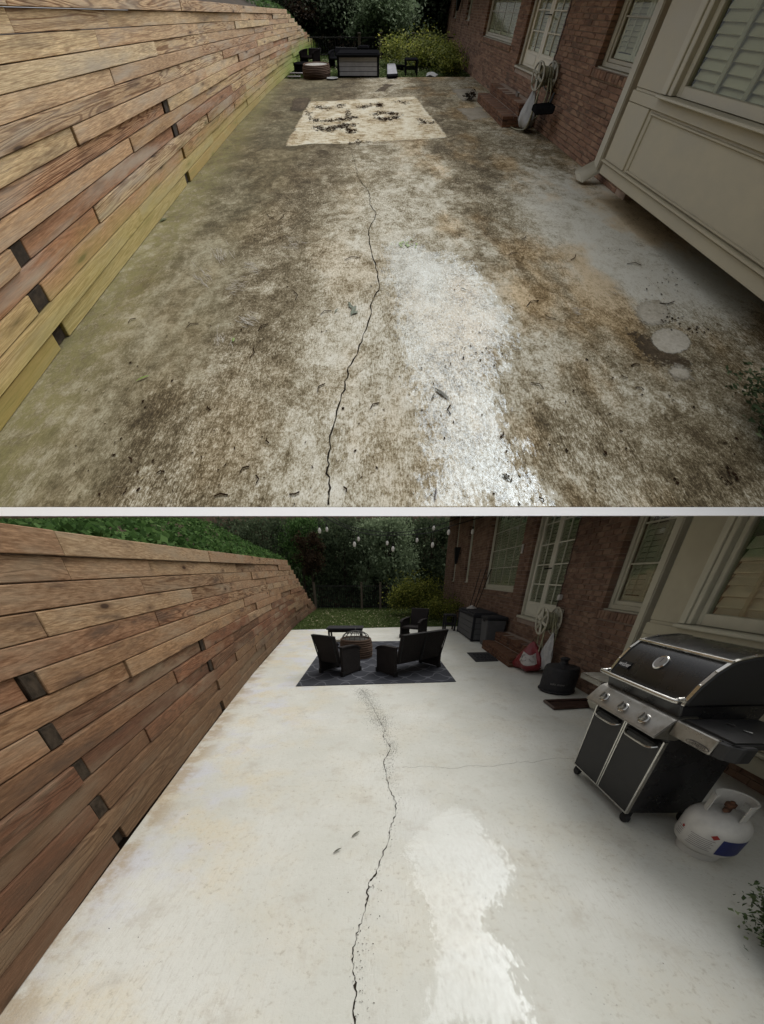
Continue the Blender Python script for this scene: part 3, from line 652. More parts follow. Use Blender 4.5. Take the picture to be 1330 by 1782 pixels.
    build(m, 'downspout', K.white, t, K.Th, bevel=.012, cut=cut, tri=2, smooth=True)
    # wall lantern, switch plate, socket and a cable
    yl = 16.1; xl = XW-.16; zl = 2.10 if not K.up else 1.72
    m = MB(); m.add([(xl-.05, yl-.05, zl), (xl+.05, yl-.05, zl), (xl+.05, yl+.05, zl), (xl-.05, yl+.05, zl), (xl-.12, yl-.12, zl+.6), (xl+.12, yl-.12, zl+.6), (xl+.12, yl+.12, zl+.6), (xl-.12, yl+.12, zl+.6)],
          [(3, 2, 1, 0), (4, 5, 6, 7), (0, 1, 5, 4), (1, 2, 6, 5), (2, 3, 7, 6), (3, 0, 4, 7)]); m.box(xl+.13, XW-.002, yl-.03, yl+.03, zl+.35, zl+.42)
    build(m, 'wall_lantern', MT['black'], t, K.Th, bevel=.01)
    if not K.up:
        m = MB().box(XW-.02, XW-.004, 9.0, 9.1, 2.12, 2.30); m.box(XW-.026, XW-.0202, 9.03, 9.07, 2.16, 2.20); m.box(XW-.026, XW-.0202, 9.03, 9.07, 2.22, 2.26); build(m, 'switch_plate', MT['paper'], t, K.Th)
        build(MB().box(XW-.07, XW-.004, 6.55, 6.64, 1.27, 1.36), 'socket_cover', MT['paper'], t, K.Th, bevel=.008)
    pth = [(XW-.012, 6.66-.012*sin(i*1.7), .95+i*.08) for i in range(int((ztop-.95)/.08))]
    build(MB().tube(pth, .008, 6), 'cable', MT['tray'], t, K.Th, cut=cut)
    # unseen overhang, widened to shade the wall and the patio edge
    if K.up: build(MB().box(2.45, 5.5, .35, YF, 2.95, 3.05), 'shade_eave', K.cream, t, K.Th)
    else:
        m = MB().hexa([(2.40, -1.2, cutz(-1.2)), (6.5, -1.2, cutz(-1.2)), (6.5, YF, cutz(YF)), (2.40, YF, cutz(YF)), (2.40, -1.2, cutz(-1.2)+.004), (6.5, -1.2, cutz(-1.2)+.004), (6.5, YF, cutz(YF)+.004), (2.40, YF, cutz(YF)+.004)])
        build(m, 'shade_eave', MT['whitewall'], t, K.T)
    return t

def brick_steps(K):
    t = thing('brick_steps', 'two dark red brick steps below the french doors by the '+K.w, 'steps', (3, 7.7, 0), K.T)
    rd = random.Random(3)
    core = MB().box(2.72, 3.37, 6.69, 8.77, 0, .19); core.box(3.03, 3.371, 6.71, 8.75, .1902, .41); build(core, 'step_core', K.mortar, t, K.T)
    def blk(x0, x1, y0, y1, z0, z1):
        j = rd.uniform(-.003, .003); build(MB().box(x0+j, x1, y0, y1, z0, z1+j), 'brick', K.stepbrick, t, K.T, bevel=.004)
    for (x, ya, yb, zz) in ((2.705, 6.68, 8.78, 0), (3.015, 6.70, 8.76, .205)):
        y = ya
        while y < yb-.03: blk(x, x+.22, y, min(y+.068, yb), zz+.135, zz+.207); y += .077            # rowlock nosing
        for r in range(2):
            y = ya-(.1 if r else 0)
            while y < yb-.02:
                a, b = max(y, ya), min(y+.2, yb)
                if b-a > .03 and zz+r*.067+.062 < .41: blk(x+.004, x+.1, a, b, zz+r*.067+.004, zz+r*.067+.062)
                y += .21
        for r in range(2):                                                                            # near end
            xx = x+.102
            while xx < 3.36: blk(xx, min(xx+.2, 3.36), ya-.006, ya+.09, zz+r*.067+.004, zz+r*.067+.062); xx += .21
        xx = x+.23
        y = ya
        while y < yb-.05:
            if x+.23 < 3.0 or zz > 0: 
                for q in range(1 if zz == 0 else 1): blk(xx, 3.36 if zz else 3.01, y, min(y+.1, yb), zz+.14, zz+.2)
            y += .11
    return t

def hose_reel(K):
    T = K.Th; c = (3.20, 6.42, .93)
    t = thing('hose_reel', 'cream hose reel with coiled hose hung on the brick wall by the '+K.w, 'hose reel', (XW, c[1], c[2]-.3), T)
    for x in (3.05, 3.30):
        m = MB(); m.ring((x, c[1], c[2]), .225, .016, 'x', 28, 6); m.ring((x, c[1], c[2]), .06, .014, 'x', 16, 6)
        for k in range(6):
            a = k*pi/3+.3; m.tube([(x, c[1]+.055*cos(a), c[2]+.055*sin(a)), (x, c[1]+.22*cos(a), c[2]+.22*sin(a))], [.022, .03], 4)
        build(m, 'reel_disc', MT['reel'], t, T, smooth=True)
    build(MB().lathe([(.07, 3.06), (.07, 3.29)], (0, c[1], c[2]), 16, 'x'), 'drum', MT['reel'], t, T, smooth=True)
    build(MB().box(3.31, XW-.004, c[1]-.06, c[1]+.06, c[2]-.25, c[2]+.2), 'bracket', MT['reel'], t, T, bevel=.01)
    P = []
    for i in range(200):
        a = i*.42; r = .12+.05*(i % 60)/60; P.append((3.075+.20*((i*.037) % 1 if int(i*.037) % 2 == 0 else 1-(i*.037) % 1), c[1]+r*cos(a), c[2]+r*sin(a)))
    h = build(MB().tube(P, .012, 6), 'hose', MT['hose'], t, T, smooth=True)
    P = [(3.08, c[1]-.16, c[2]-.02), (3.06, c[1]-.18, c[2]-.4), (3.04, c[1]-.14, c[2]-.8), (2.98, c[1]+.02, .03), (2.9, c[1]+.25, .018), (3.0, c[1]+.45, .018)]
    Q = [(3.18, c[1]-.20, c[2]), (3.20, c[1]-.24, c[2]-.3), (3.18, c[1]-.16, c[2]-.62), (3.14, c[1]-.02, c[2]-.66), (3.12, c[1]+.08, c[2]-.5), (3.12, c[1]+.15, c[2]-.1)]
    R = [(3.22, c[1]-.19, c[2]), (3.26, c[1]-.27, c[2]-.25), (3.26, c[1]-.2, c[2]-.5), (3.22, c[1], c[2]-.55), (3.2, c[1]+.14, c[2]-.2)]
    m = MB()
    for q in (P, Q, R): m.tube(smoothpath(q, 10), .012, 6)
    build(m, 'hanging_hose', MT['hose'], t, T, smooth=True)
    return t

def smoothpath(pts, n):
    P = [Vector(p) for p in pts]; P = [P[0]*2-P[1]]+P+[P[-1]*2-P[-2]]; out = []
    for i in range(1, len(P)-2):
        for k in range(n):
            t = k/n; a, b, c, d = P[i-1], P[i], P[i+1], P[i+2]
            out.append(.5*((2*b)+(c-a)*t+(2*a-5*b+4*c-d)*t*t+(3*b-a-3*c+d)*t**3))
    out.append(P[-2]); return out

def fence(K, y, ht, x0, x1, posts):
    t = thing('metal_fence', 'black picket fence with weathered posts behind the lawn of the '+K.w, 'fence', ((x0+x1)/2, y, 0), K.T)
    for px_ in posts:
        build(MB().box(px_-.06, px_+.06, y-.06, y+.06, 0, ht+.12).box(px_-.075, px_+.075, y-.075, y+.075, ht+.121, ht+.16), 'post', MT['postwood'], t, K.T, bevel=.008)
    build(MB().box(x0, x1, y+.061, y+.10, ht-.045, ht+.0), 'rail', MT['railgrey'], t, K.T); build(MB().box(x0, x1, y+.062, y+.09, .12, .16), 'rail', MT['black'], t, K.T)
    x = x0+.05; first = None
    while x < x1:
        if first is None or True:
            o = build(MB().box(x-.012, x+.012, y+.07, y+.088, .05, ht-.061), 'picket', MT['black'], t, K.T) if first is None else first.copy()
            if first is None: first = o; fx = x
            else: COL.objects.link(o); o.parent = t; d = K.T(np.array([[x, y, 0], [fx, y, 0]])); o.location = d[0]-d[1]
        x += .115
    return t

def crown(n, c, r, clumps, spread, flat=.8):
    P = []; C_ = []
    for i in range(clumps):
        d = RNG.normal(size=3); d /= np.linalg.norm(d); C_.append(np.array(c)+d*np.array(r)*(.45+.55*RNG.random()))
    for q in C_:
        k = int(n/clumps*(.5+RNG.random())); P.append(q+RNG.normal(size=(k, 3))*np.array([spread, spread, spread*flat])*(.6+.8*RNG.random()))
    return np.concatenate(P)
def tree(K, x, y, h, rad, leaf, n, size, label, name='tree', lean=0, clumps=34, base=.35, trunk=.09):
    t = thing(name, label, 'tree', (x, y, 0), K.T); cut = not K.up
    top = min(h, cutz(y)-.15) if cut else h
    m = MB(); P = smoothpath([(x, y, -.1), (x+lean*.3, y, top*.35), (x+lean*.6+.1, y, top*.65), (x+lean, y+.1, top*.93)], 6)
    m.tube(P, [trunk*(1-.75*i/(len(P)-1)) for i in range(len(P))], 8)
    for k in range(7):
        a = k*2.4; b0 = P[6+k]; e = Vector((b0.x+rad*.7*cos(a), b0.y+rad*.5*sin(a), min(b0.z+.35*h, top*.97)))
        m.tube([b0, (b0+e)/2+Vector((0, 0, .1)), e], [trunk*.45, trunk*.3, trunk*.1], 5)
    build(m, 'trunk', MT['bark'], t, K.T, smooth=True)
    pts = crown(n, (x+lean*.7, y, h*(base+1)/2), (rad, rad*.7, h*(1-base)/2), clumps, rad*.2)
    leaves('crown', K.leaf[leaf], t, K.T, pts, size, up=.35, aspect=.6, cut=cut); return t
def bush(K, c, r, leaf, n, size, label, name='shrub', cat='shrub', clumps=22, spread=.22, T=None):
    T = T or K.T; t = thing(name, label, cat, (c[0], c[1], 0), T); m = MB()
    for k in range(7):
        a = k*2.4; e = (c[0]+r[0]*.6*cos(a), c[1]+r[1]*.6*sin(a), c[2]+r[2]*.4*(1 if k % 2 else .4)); q_ = min(1, r[0]*1.2); m.tube([(c[0]+.05*q_*cos(a), c[1]+.05*q_*sin(a), 0), ((c[0]+e[0])/2, (c[1]+e[1])/2, e[2]*.6), e], [.018*q_, .012*q_, .005*q_], 5)
    build(m, 'stem', MT['bark'], t, T)
    pts = crown(n, c, r, clumps, min(r)*spread*2); pts = pts[pts[:, 2] > .02]
    leaves('foliage', K.leaf[leaf], t, T, pts, size, up=.7, aspect=.6); return t

def armchair(K, c, ang, label, w=.60, seats=1, name='armchair', cat='chair', group=None, mat=None, back=.72):
    # local frame: facing +y', rear at y'=0
    T = K.T; t = thing(name, label, cat, (c[0], c[1], 0), T, group); mt = mat or K.rattan; d = .60; hw = w/2
    def bl(m, nm, mat_=None, **k): return build(m.rot(ang, (c[0], c[1], 0)), nm, mat_ or mt, t, T, **k)
    for s in (-1, 1):
        xo = s*hw; arm = [(0, .03), (d*.96, .03), (d*.96, .46), (d*.8, .505), (d*.5, .525), (d*.2, .53), (0, .53)]
        bl(MB().prism(arm, xo-.03, xo+.03, 'x'), 'side_panel', bevel=.012)
        top = smoothpath([(xo, d*.98, .46), (xo, d*.8, .515), (xo, d*.5, .538), (xo, -.01, .545)], 4); m = MB()
        for a_, b_ in zip(top[:-1], top[1:]): m.hexa([(xo-.045, a_[1], a_[2]-.02), (xo+.045, a_[1], a_[2]-.02), (xo+.045, b_[1], b_[2]-.02), (xo-.045, b_[1], b_[2]-.02), (xo-.045, a_[1], a_[2]+.006), (xo+.045, a_[1], a_[2]+.006), (xo+.045, b_[1], b_[2]+.006), (xo-.045, b_[1], b_[2]+.006)])
        bl(m, 'armrest')
        for yy in (.02, d-.03): bl(MB().box(xo-.034, xo+.034, yy-.03, yy+.03, 0, .1), 'foot', MT['black'])
    bl(MB().box(-hw+.031, hw-.031, .03, d*.94, .27, .335), 'seat', bevel=.015)
    for i in range(seats):
        a = -hw+.035+i*(w-.07)/seats; b = a+(w-.07)/seats-.012
        m = MB().hexa([(a, .0, .24), (b, .0, .24), (b, .06, .24), (a, .06, .24), (a-(.03 if i == 0 else 0), -.15, back), (b+(.03 if i == seats-1 else 0), -.15, back), (b+(.03 if i == seats-1 else 0), -.09, back), (a-(.03 if i == 0 else 0), -.09, back)]); bl(m, 'backrest', bevel=.012)
        m = MB(); m.tube([(a+.01, -.035, .26), (a-.01, -.165, back-.01), (b+.01, -.165, back-.01), (b-.01, -.035, .26)], .014, 6); bl(m, 'back_frame', MT['black'], smooth=True)
    return t

def low_stool(K, x0, x1, y0, y1, h, label, T=None):
    t = thing('side_stool', label, 'stool', ((x0+x1)/2, (y0+y1)/2, 0), K.T)
    m = MB(); n = 4; w = (x1-x0)/n
    for i in range(n): build(MB().box(x0+i*w+.004, x0+(i+1)*w-.004, y0, y1, h-.05, h), 'slat', K.boxdark, t, K.T, bevel=.006)
    for x in (x0+.03, x1-.03):
        for y in (y0+.03, y1-.03): build(MB().box(x-.028, x+.028, y-.028, y+.028, 0, h-.051), 'leg', K.boxdark, t, K.T, bevel=.005)
    build(MB().box(x0+.05, x1-.05, y0+.02, y0+.05, h*.35, h*.45), 'rail', K.boxdark, t, K.T); build(MB().box(x0+.05, x1-.05, y1-.05, y1-.02, h*.35, h*.45), 'rail', K.boxdark, t, K.T)
    return t

def deck_box(K, x0, x1, y0, y1, h, label, name='deck_box'):
    t = thing(name, label, 'storage box', ((x0+x1)/2, (y0+y1)/2, 0), K.T)
    build(MB().box(x0+.03, x1-.03, y0+.03, y1-.03, .02, h-.1), 'body', K.boxdark, t, K.T)
    n = 4; ph = (h-.16)/n
    for i in range(n):
        z = .045+i*ph
        build(MB().box(x0+.07, x1-.07, y0+.012, y0+.03, z+.004, z+ph-.004), 'panel', K.boxgrey, t, K.T, bevel=.006)
        build(MB().box(x0+.012, x0+.03, y0+.07, y1-.07, z+.004, z+ph-.004), 'panel', K.boxgrey, t, K.T, bevel=.006)
    for x in (x0, x1-.07):
        for y in (y0, y1-.07): build(MB().box(x, x+.07, y, y+.07, 0, h-.101), 'corner_post', K.boxdark, t, K.T, bevel=.008)
    build(MB().box(x0-.02, x1+.02, y0-.02, y1+.02, h-.10, h-.03).box(x0+.03, x1-.03, y0+.03, y1-.03, h-.0301, h), 'lid', K.boxdark, t, K.T, bevel=.012)
    return t

def fire_pit(K, c, r, h, mat, label, dome=True):
    t = thing('fire_pit', label, 'fire pit', (c[0], c[1], 0), K.T); n = 9
    for i in range(n):
        rr = r*(.86+.14*sin(pi*(.25+.6*i/(n-1)))); m = MB().ring((c[0]+.006*(i % 2), c[1], h*(i+.5)/n), rr, h/n*.56, 'z', 36, 6); build(m, 'rope_coil', mat, t, K.T, smooth=True)
    build(MB().lathe([(r*.84, .01), (r*.84, h*.93)], (c[0], c[1], 0), 32), 'bowl', MT['mesh'], t, K.T, smooth=True)
    build(MB().lathe([(r*.82, h*.931), (r*.5, h*.97), (.01, h*.99)], (c[0], c[1], 0), 24), 'fill', MT['ash'] if K.up else MT['mesh'], t, K.T, smooth=True)
    if dome:
        m = MB(); 
        for k in range(8):
            a = k*pi/8; m.tube([(c[0]+r*.86*cos(q)*cos(a), c[1]+r*.86*cos(q)*sin(a), h+.16*sin(q)) for q in np.linspace(0, pi, 13)], .007, 5)
        for f in (.3, .6, .88): m.ring((c[0], c[1], h+.16*sqrt(1-f*f)), r*.86*f, .006, 'z', 28, 5)
        m.ring((c[0], c[1], h+.175), .05, .009, 'x', 12, 5, 0, pi); build(m, 'spark_screen', MT['mesh'], t, K.T, smooth=True)
    return t
def flakes(name, mat, K, pts, size, z, parent=None, T=None):
    # flat scraps lying on the ground
    m = MB(); rd = random.Random(len(pts))
    for x, y in pts:
        s = size*rd.uniform(.4, 1.5); a = rd.uniform(0, 6.28); n = rd.choice((4, 5)); e = rd.uniform(.3, .8); v = []
        for i in range(n):
            t_ = 2*pi*i/n+rd.uniform(-.3, .3); q = np.array([s*cos(t_), s*e*sin(t_)]); v.append((x+q[0]*cos(a)-q[1]*sin(a), y+q[0]*sin(a)+q[1]*cos(a), z+rd.uniform(0, .006)))
        m.add(v, [tuple(range(n))])
    return build(m, name, mat, parent, T or K.T)
def leaf_blade(K, name, label, x, y, L, w, ang, mat, z=.012, cat='leaf'):
    m = MB(); n = 6; v = []
    for i in range(n+1):
        t_ = i/n; ww = w*sin(pi*min(1, t_*.93+.07))**.8; v += [(-ww, (t_-.5)*L, z+.006*sin(3*t_)), (0, (t_-.5)*L, z+.012*sin(3*t_)), (ww, (t_-.5)*L, z+.006*sin(3*t_))]
    f = []
    for i in range(n): f += [(3*i, 3*i+1, 3*i+4, 3*i+3), (3*i+1, 3*i+2, 3*i+5, 3*i+4)]
    m.add(v, f); m.rot(ang, (x, y, 0)); o = build(m, name, mat, None, K.T); return tag(o, label, cat)
def wet_sheet(K, poly, mat, name, z, soft, parent):
    P = np.array([pt(K, *p) for p in poly]); lo, hi = P.min(0)-soft*1.5, P.max(0)+soft*1.5
    if K.up: lo[1] = max(lo[1], .632)
    nu, nv = 70, 110; X, Y = np.meshgrid(np.linspace(lo[0], hi[0], nu+1), np.linspace(lo[1], hi[1], nv+1)); Q = np.stack([X.ravel(), Y.ravel()], 1)
    A_, B_ = P, np.roll(P, -1, 0); ins = np.zeros(len(Q), bool); dist = np.full(len(Q), 9.)
    for a, b in zip(A_, B_):
        c = ((a[1] > Q[:, 1]) != (b[1] > Q[:, 1])) & (Q[:, 0] < (b[0]-a[0])*(Q[:, 1]-a[1])/(b[1]-a[1]+1e-12)+a[0]); ins ^= c
        ab = b-a; t_ = np.clip(((Q-a)@ab)/(ab@ab), 0, 1); dist = np.minimum(dist, np.linalg.norm(Q-a-t_[:, None]*ab, axis=1))
    m = MB().grid(lambda u, v: (lo[0]+u*(hi[0]-lo[0]), lo[1]+v*(hi[1]-lo[1]), z), nu, nv)
    sd = np.where(ins, dist, -dist)/soft; f = np.clip(.5+sd*.5, 0, 1)
    o = build(m, name, mat, parent, K.T, attr=f); return o

# ------------------------------------------------------------------ ground of both places
def sheet(poly, z, name, mat, K, thick=0, parent=None, T=None, **k):
    m = MB(); n = len(poly)
    if thick: m.prism(poly, z-thick, z, 'z')
    else: m.add([(x, y, z) for x, y in poly], [tuple(range(n))])
    return build(m, name, mat, parent, T or K.T, **k)
o = sheet([(-60, -60), (60, -60), (60, 24), (-60, 24)], -.16, 'ground', LO.earth, LO); tag(o, kind='structure')
hill = MB().add([(-900, 30.6, 5.0), (900, 30.6, 5.0)]+[tuple(CAM+np.array([s*900, 0, 0])+1100*EV+(-3-HIL)*EN) for s in (1, -1)], [(0, 1, 2, 3)])
o = build(hill, 'hillside', MT['hill']); tag(o, kind='structure')
bankz = 1.65+28.5*CUT
def bankf(u, v):
    y = 21.9+v*6.6; z = -.1+(bankz+.1)*v+(.25*sin(u*37)+.2*sin(u*83+1))*sin(pi*v)*.4
    return (-45+90*u, y, min(z, cutz(y)-.002))
o = build(MB().grid(bankf, 60, 10), 'wooded_bank', LO.earth, None, T_low, smooth=True); tag(o, kind='structure')
# added white strip dividing the two places, sloped upward to catch light
zt = float(T_up(np.array([[0, .63, 0]]))[0][2]); yt = float(T_up(np.array([[0, .63, 0]]))[0][1])
zb_ = cutz(yt-1.5)-.01
o = build(MB().prism([(yt-1.5, zb_), (yt+.6, zb_), (yt+.6, zt-.03), (yt-.01, zt-.03)], -48, 48, 'x'), 'divider_strip', MT['whitewall']); tag(o, 'white dividing strip added between the stained upper patio and the lower trees', 'wall')

LOP = [(-1.55, -3.0), (XW+.1, -3.0), (XW+.1, 13.0), (2.6, 13.02), (.4, 12.75), (LO.wx(12.1), 12.1), (LO.wx(6), 6.0), (LO.wx(3), 3.0), (LO.wx(1), 1.0)]
patio_lo = sheet(LOP, 0, 'patio', MT['clean'], LO, .12); tag(patio_lo, kind='structure')
UPP = [(-2.6, .63), (XW+.6, .63), (XW+.1, 12.2), (2.2, 12.2), (UP.wx(11.9)-.05, 11.9), (UP.wx(6)-.05, 6.0), (UP.wx(3)-.05, 3.0)]
patio_up = sheet(UPP, 0, 'patio', MT['dirty'], UP, .12); tag(patio_up, kind='structure')
for K, ye, yb in ((LO, 12.0, 22.5), (UP, 11.7, 21.5)):
    o = sheet([(-6, ye), (XW+.2, ye), (XW+6, yb), (-9, yb)], -.03, 'lawn', K.turf, K); tag(o, kind='structure')
    n = 26000; P = np.stack([RNG.uniform(-4.2, 3.4, n), RNG.uniform(ye+.15, 20.5, n), np.zeros(n)], 1)
    e = 12.15+(P[:, 0]+3.3)*.15 if not K.up else 11.95+(P[:, 0]+3.3)*.06; P = P[(P[:, 1] > e) & (P[:, 0] > K.wx(P[:, 1])+.02)]; P[:, 2] = RNG.uniform(-.02, .03, len(P))
    if not K.up: P[:, 2] += .0
    nr = len(P); o = leaves('lawn_grass', K.leaf['grass'], None, K.T, P, .07, up=-.15, aspect=.3); tag(o, 'short green grass of the lawn behind the '+K.w, 'grass', kind='stuff')
for K in (LO, UP):
    G = [(random.uniform(-3.2, 2.6), random.uniform(12.6, 19.5 if not K.up else 16)) for _ in range(260)]
    m = MB()
    for x, y in G: a = random.uniform(0, 3); s_ = random.uniform(.02, .05); m.add([(x-s_*cos(a), y-s_*sin(a), .05), (x+s_*.4*sin(a), y-s_*.4*cos(a), .06), (x+s_*cos(a), y+s_*sin(a), .07), (x-s_*.4*sin(a), y+s_*.4*cos(a), .06)], [(0, 1, 2, 3)])
    o = build(m, 'fallen_leaves', MT['straw'], None, K.T); tag(o, 'pale fallen leaves dotted over the lawn behind the '+K.w, 'leaf litter', kind='stuff')
timber_wall(LO); timber_wall(UP)
brick_house(LO); brick_house(UP)
brick_steps(LO); brick_steps(UP)
hose_reel(LO); hose_reel(UP)
fence(LO, 20.6, 1.2, -4.05, 4.4, [-3.95, -1.2, -.1, 2.3])
fence(UP, 16.6, .80, -4.0, 4.4, [-3.65, -.95, .05, 1.6])

# ------------------------------------------------------------------ woods behind
for K in (LO, UP):
    y0 = 22.0 if not K.up else 18.0; hk = 1 if not K.up else .62
    def L(s): return s+' behind the '+K.w
    tree(K, .3, y0+.2, 4.6*hk+.3, 1.75, 'mid', 12000, .13, L('pale green leafy tree in the middle of the woods'), name='broadleaf_tree', clumps=46, base=.18)
    tree(K, -2.4, y0+1.2, 5.2*hk+.3, 1.7, 'dark', 8000, .15, L('dark tree standing left of the pale green tree'), name='dark_tree', clumps=40, base=.1)
    tree(K, -4.9, y0+.6, 5.0*hk+.4, 1.3, 'ivy' if not K.up else 'dark', 5200, .12, L('ivy clad tree above the end of the timber wall'), name='ivy_clad_tree', clumps=34, base=.25)
    tree(K, -4.0, y0-1.4 if not K.up else y0+.3, 3.8*hk, .8, 'brown', 3600, .11, L('tree with rusty brown foliage above the timber wall'), name='brown_tree', clumps=24, base=.4, trunk=.05)
    tree(K, 3.0, y0+1.4, 5.2*hk+.3, 1.3, 'dark', 7000, .15, L('very dark tree between the pale green tree and the house'), name='dark_tree', clumps=40, base=.05)
    tree(K, 5.2, y0+2.2, 5.4*hk+.3, 1.6, 'dark', 5000, .15, L('dark tree half hidden by the corner of the house'), name='dark_tree', clumps=30, base=.1)
    tree(K, -7.4, y0+1.4, 5.4*hk+.5, 1.9, 'dark', 6500, .15, L('large dark tree at the left end of the woods'), name='dark_tree', clumps=36, base=.1)
    tree(K, .6, y0+2.6, 5.4*hk+.4, 2.2, 'dark', 8000, .16, L('tall dark tree at the back of the woods'), name='dark_tree', clumps=44, base=.05)
    tree(K, -1.1, y0+.1, 2.4*hk, .7, 'mid', 2200, .10, L('low young tree just behind the fence'), name='young_tree', clumps=18, base=.2, trunk=.03)
    n = 26000; P = np.stack([RNG.uniform(-12, 10, n), RNG.uniform(0, 1, n), np.zeros(n)], 1)
    if not K.up: yy = y0-.6+P[:, 1]*6.6; P[:, 2] = (yy-21.9)/6.6*bankz+RNG.uniform(-.1, .35, n); P[:, 1] = yy
    else: P[:, 1] = y0+2.4+P[:, 1]*2.0; P[:, 2] = RNG.uniform(0, 4.2, n)
    o = leaves('undergrowth', K.leaf['dark'], None, K.T, P, .2, up=.1, aspect=.7, cut=not K.up); tag(o, 'dark undergrowth filling the woods behind the '+K.w, 'undergrowth', kind='stuff')
    if K.up:
        o = build(MB().grid(lambda u, v: (-16+32*u, y0+4.6+v*1.2, -1+5.6*v+.3*sin(u*40)*v), 40, 6), 'wooded_rise', UP.earth, None, K.T, smooth=True); tag(o, kind='structure')

# ------------------------------------------------------------------ lower place: things on the white patio
K = LO
def jag(pts, n, amp, seed, K):
    rd = random.Random(seed); P = [np.array(pt(K, *p)) for p in pts]; out = []
    for a, b in zip(P[:-1], P[1:]):
        d = b-a; q = np.array([-d[1], d[0]])/(np.linalg.norm(d)+1e-9)
        for i in range(n): out.append(a+d*i/n+q*rd.uniform(-amp, amp)*(0 if i == 0 else 1))
    out.append(P[-1]); return out
cr = [(628, 1200), (640, 1215), (656, 1245), (670, 1270), (667, 1281), (678, 1298), (679, 1304), (668, 1325), (672, 1345), (677, 1372), (689, 1395), (689, 1420), (678, 1442), (678, 1458), (663, 1495), (652, 1525), (641, 1540), (639, 1570), (630, 1602), (620, 1630), (614, 1660), (614, 1690), (620, 1710), (617, 1745), (616, 1790)]
cp = jag(cr, 6, .007, 5, K); rw = random.Random(6); wd = [(.002+.008*rw.random()**2)*(.35+.65*min(1, i/34))+(.006 if rw.random() < .12 else 0) for i in range(len(cp))]
tag(build(MB().ribbon(cp, wd, .002), 'crack', MT['crack'], patio_lo), 'jagged dark crack running up the white slab')
cp2 = jag([(700, 1336), (745, 1334), (790, 1338), (830, 1332), (860, 1334), (900, 1326), (930, 1327), (965, 1320), (1000, 1321)], 6, .012, 2, K)
build(MB().ribbon(cp2, .0024, .0021), 'crack', MT['crack'], patio_lo)
G = []
for i, p in enumerate(cp):
    d = .22 if i < 18 else .11 if i < 60 else .06; k = 170 if i < 18 else 22 if i < 54 else 2
    for _ in range(k): G.append((p[0]+random.gauss(.03 if i > 18 else 0, d*.38), p[1]+random.uniform(-.16, .16)))
o = flakes('grit', MT['grit'], K, G, .0034, .003, patio_lo); tag(o, kind='stuff')
G = [(random.uniform(-2.3, 2.6), random.uniform(.2, 8)) for _ in range(300)]; G = [g for g in G if g[0] > K.wx(g[1])+.05]
o = flakes('grit', MT['grit'], K, G, .0035, .0035, patio_lo); tag(o, kind='stuff')
# thin glossy film that gives the slab its wet sheen
def pz(x, y): return 480+x*.376, 1180+y*.376
wp = [pz(*p) for p in [(560, 505), (650, 512), (735, 520), (742, 600), (800, 612), (830, 575), (875, 562), (932, 590), (940, 690), (1000, 765), (1055, 800), (1090, 900), (1080, 970), (1000, 1050), (945, 1110), (1020, 1190), (1085, 1320), (1200, 1640), (700, 1640), (765, 1300), (730, 1140), (665, 1000), (585, 750)]]
o = wet_sheet(K, wp, MT['wet_lo'], 'water_film', .0042, .15, patio_lo)
leaf_blade(K, 'fallen_leaf', 'narrow dark fallen leaf left of the crack, the higher of two', *pt(K, 620, 1453), .085, .008, -.75, MT['leafgrey']); leaf_blade(K, 'fallen_leaf', 'narrow dark fallen leaf left of the crack, the lower of two', *pt(K, 588, 1482), .07, .007, -.85, MT['leafgrey'])

o = sheet([pt(K, 515, 1195), pt(K, 794, 1187), pt(K, 741, 1115.5), pt(K, 569, 1118)], .012, 'outdoor_rug', MT['rug'], K, .009, bevel=.002); tag(o, 'dark blue grey rug with pale trellis pattern under the black chairs', 'rug')
fL = math.atan2(-.53, .85)
armchair(K, (-1.0, 6.06), fL, 'black wicker armchair seen from behind on the left of the rug', .55, group='black wicker chairs on the rug', back=.75)
armchair(K, (.745, 6.27), math.atan2(.62, .78), 'black wicker two seat sofa seen from behind on the rug', 1.22, 2, 'loveseat', 'sofa', back=.78)
armchair(K, (1.15, 10.75), pi-.55, 'black wicker armchair facing the camera at the back of the rug', .62, group='black wicker chairs on the rug', back=.80)
fire_pit(K, (-.62, 7.72), .37, .42, MT['wicker_brown'], 'round rope woven fire pit with mesh dome between the black chairs')
t = thing('coffee_table', 'low black table behind the fire pit', 'table', (-1.08, 9.9, 0))
build(MB().box(-1.62, -.56, 9.6, 10.2, .34, .385), 'tabletop', LO.boxdark, t, bevel=.01); build(MB().box(-1.58, -.6, 9.64, 10.16, .27, .3395), 'apron', LO.rattan, t)
for x in (-1.58, -.65):
    for y in (9.64, 10.11): build(MB().box(x, x+.05, y, y+.05, 0, .27), 'leg', LO.rattan, t)
mp_ = [pt(K, 812.7, 1136.7), pt(K, 850, 1136), pt(K, 868, 1151), pt(K, 828, 1152.3)]
o = sheet(mp_, .018, 'door_mat', MT['mat'], K, .014, bevel=.003); tag(o, 'dark scroll patterned door mat in front of the brick steps', 'mat')
m = MB()
for i in range(5):
    for j in range(4): m.ring((2.26+.085*i+.02*(j % 2), 7.36+.17*j, .019), .035, .006, 'z', 10, 4)
build(m, 'scroll', MT['boxdark'] if 'boxdark' in MT else LO.boxdark, o)
deck_box(K, 2.64, 3.34, 9.72, 11.72, .76, 'grey deck box with charcoal lid against the house by the white patio')
t = thing('storage_bin', 'tall narrow grey storage bin with charcoal lid beside the brick steps', 'bin', (3.05, 9.2, 0))
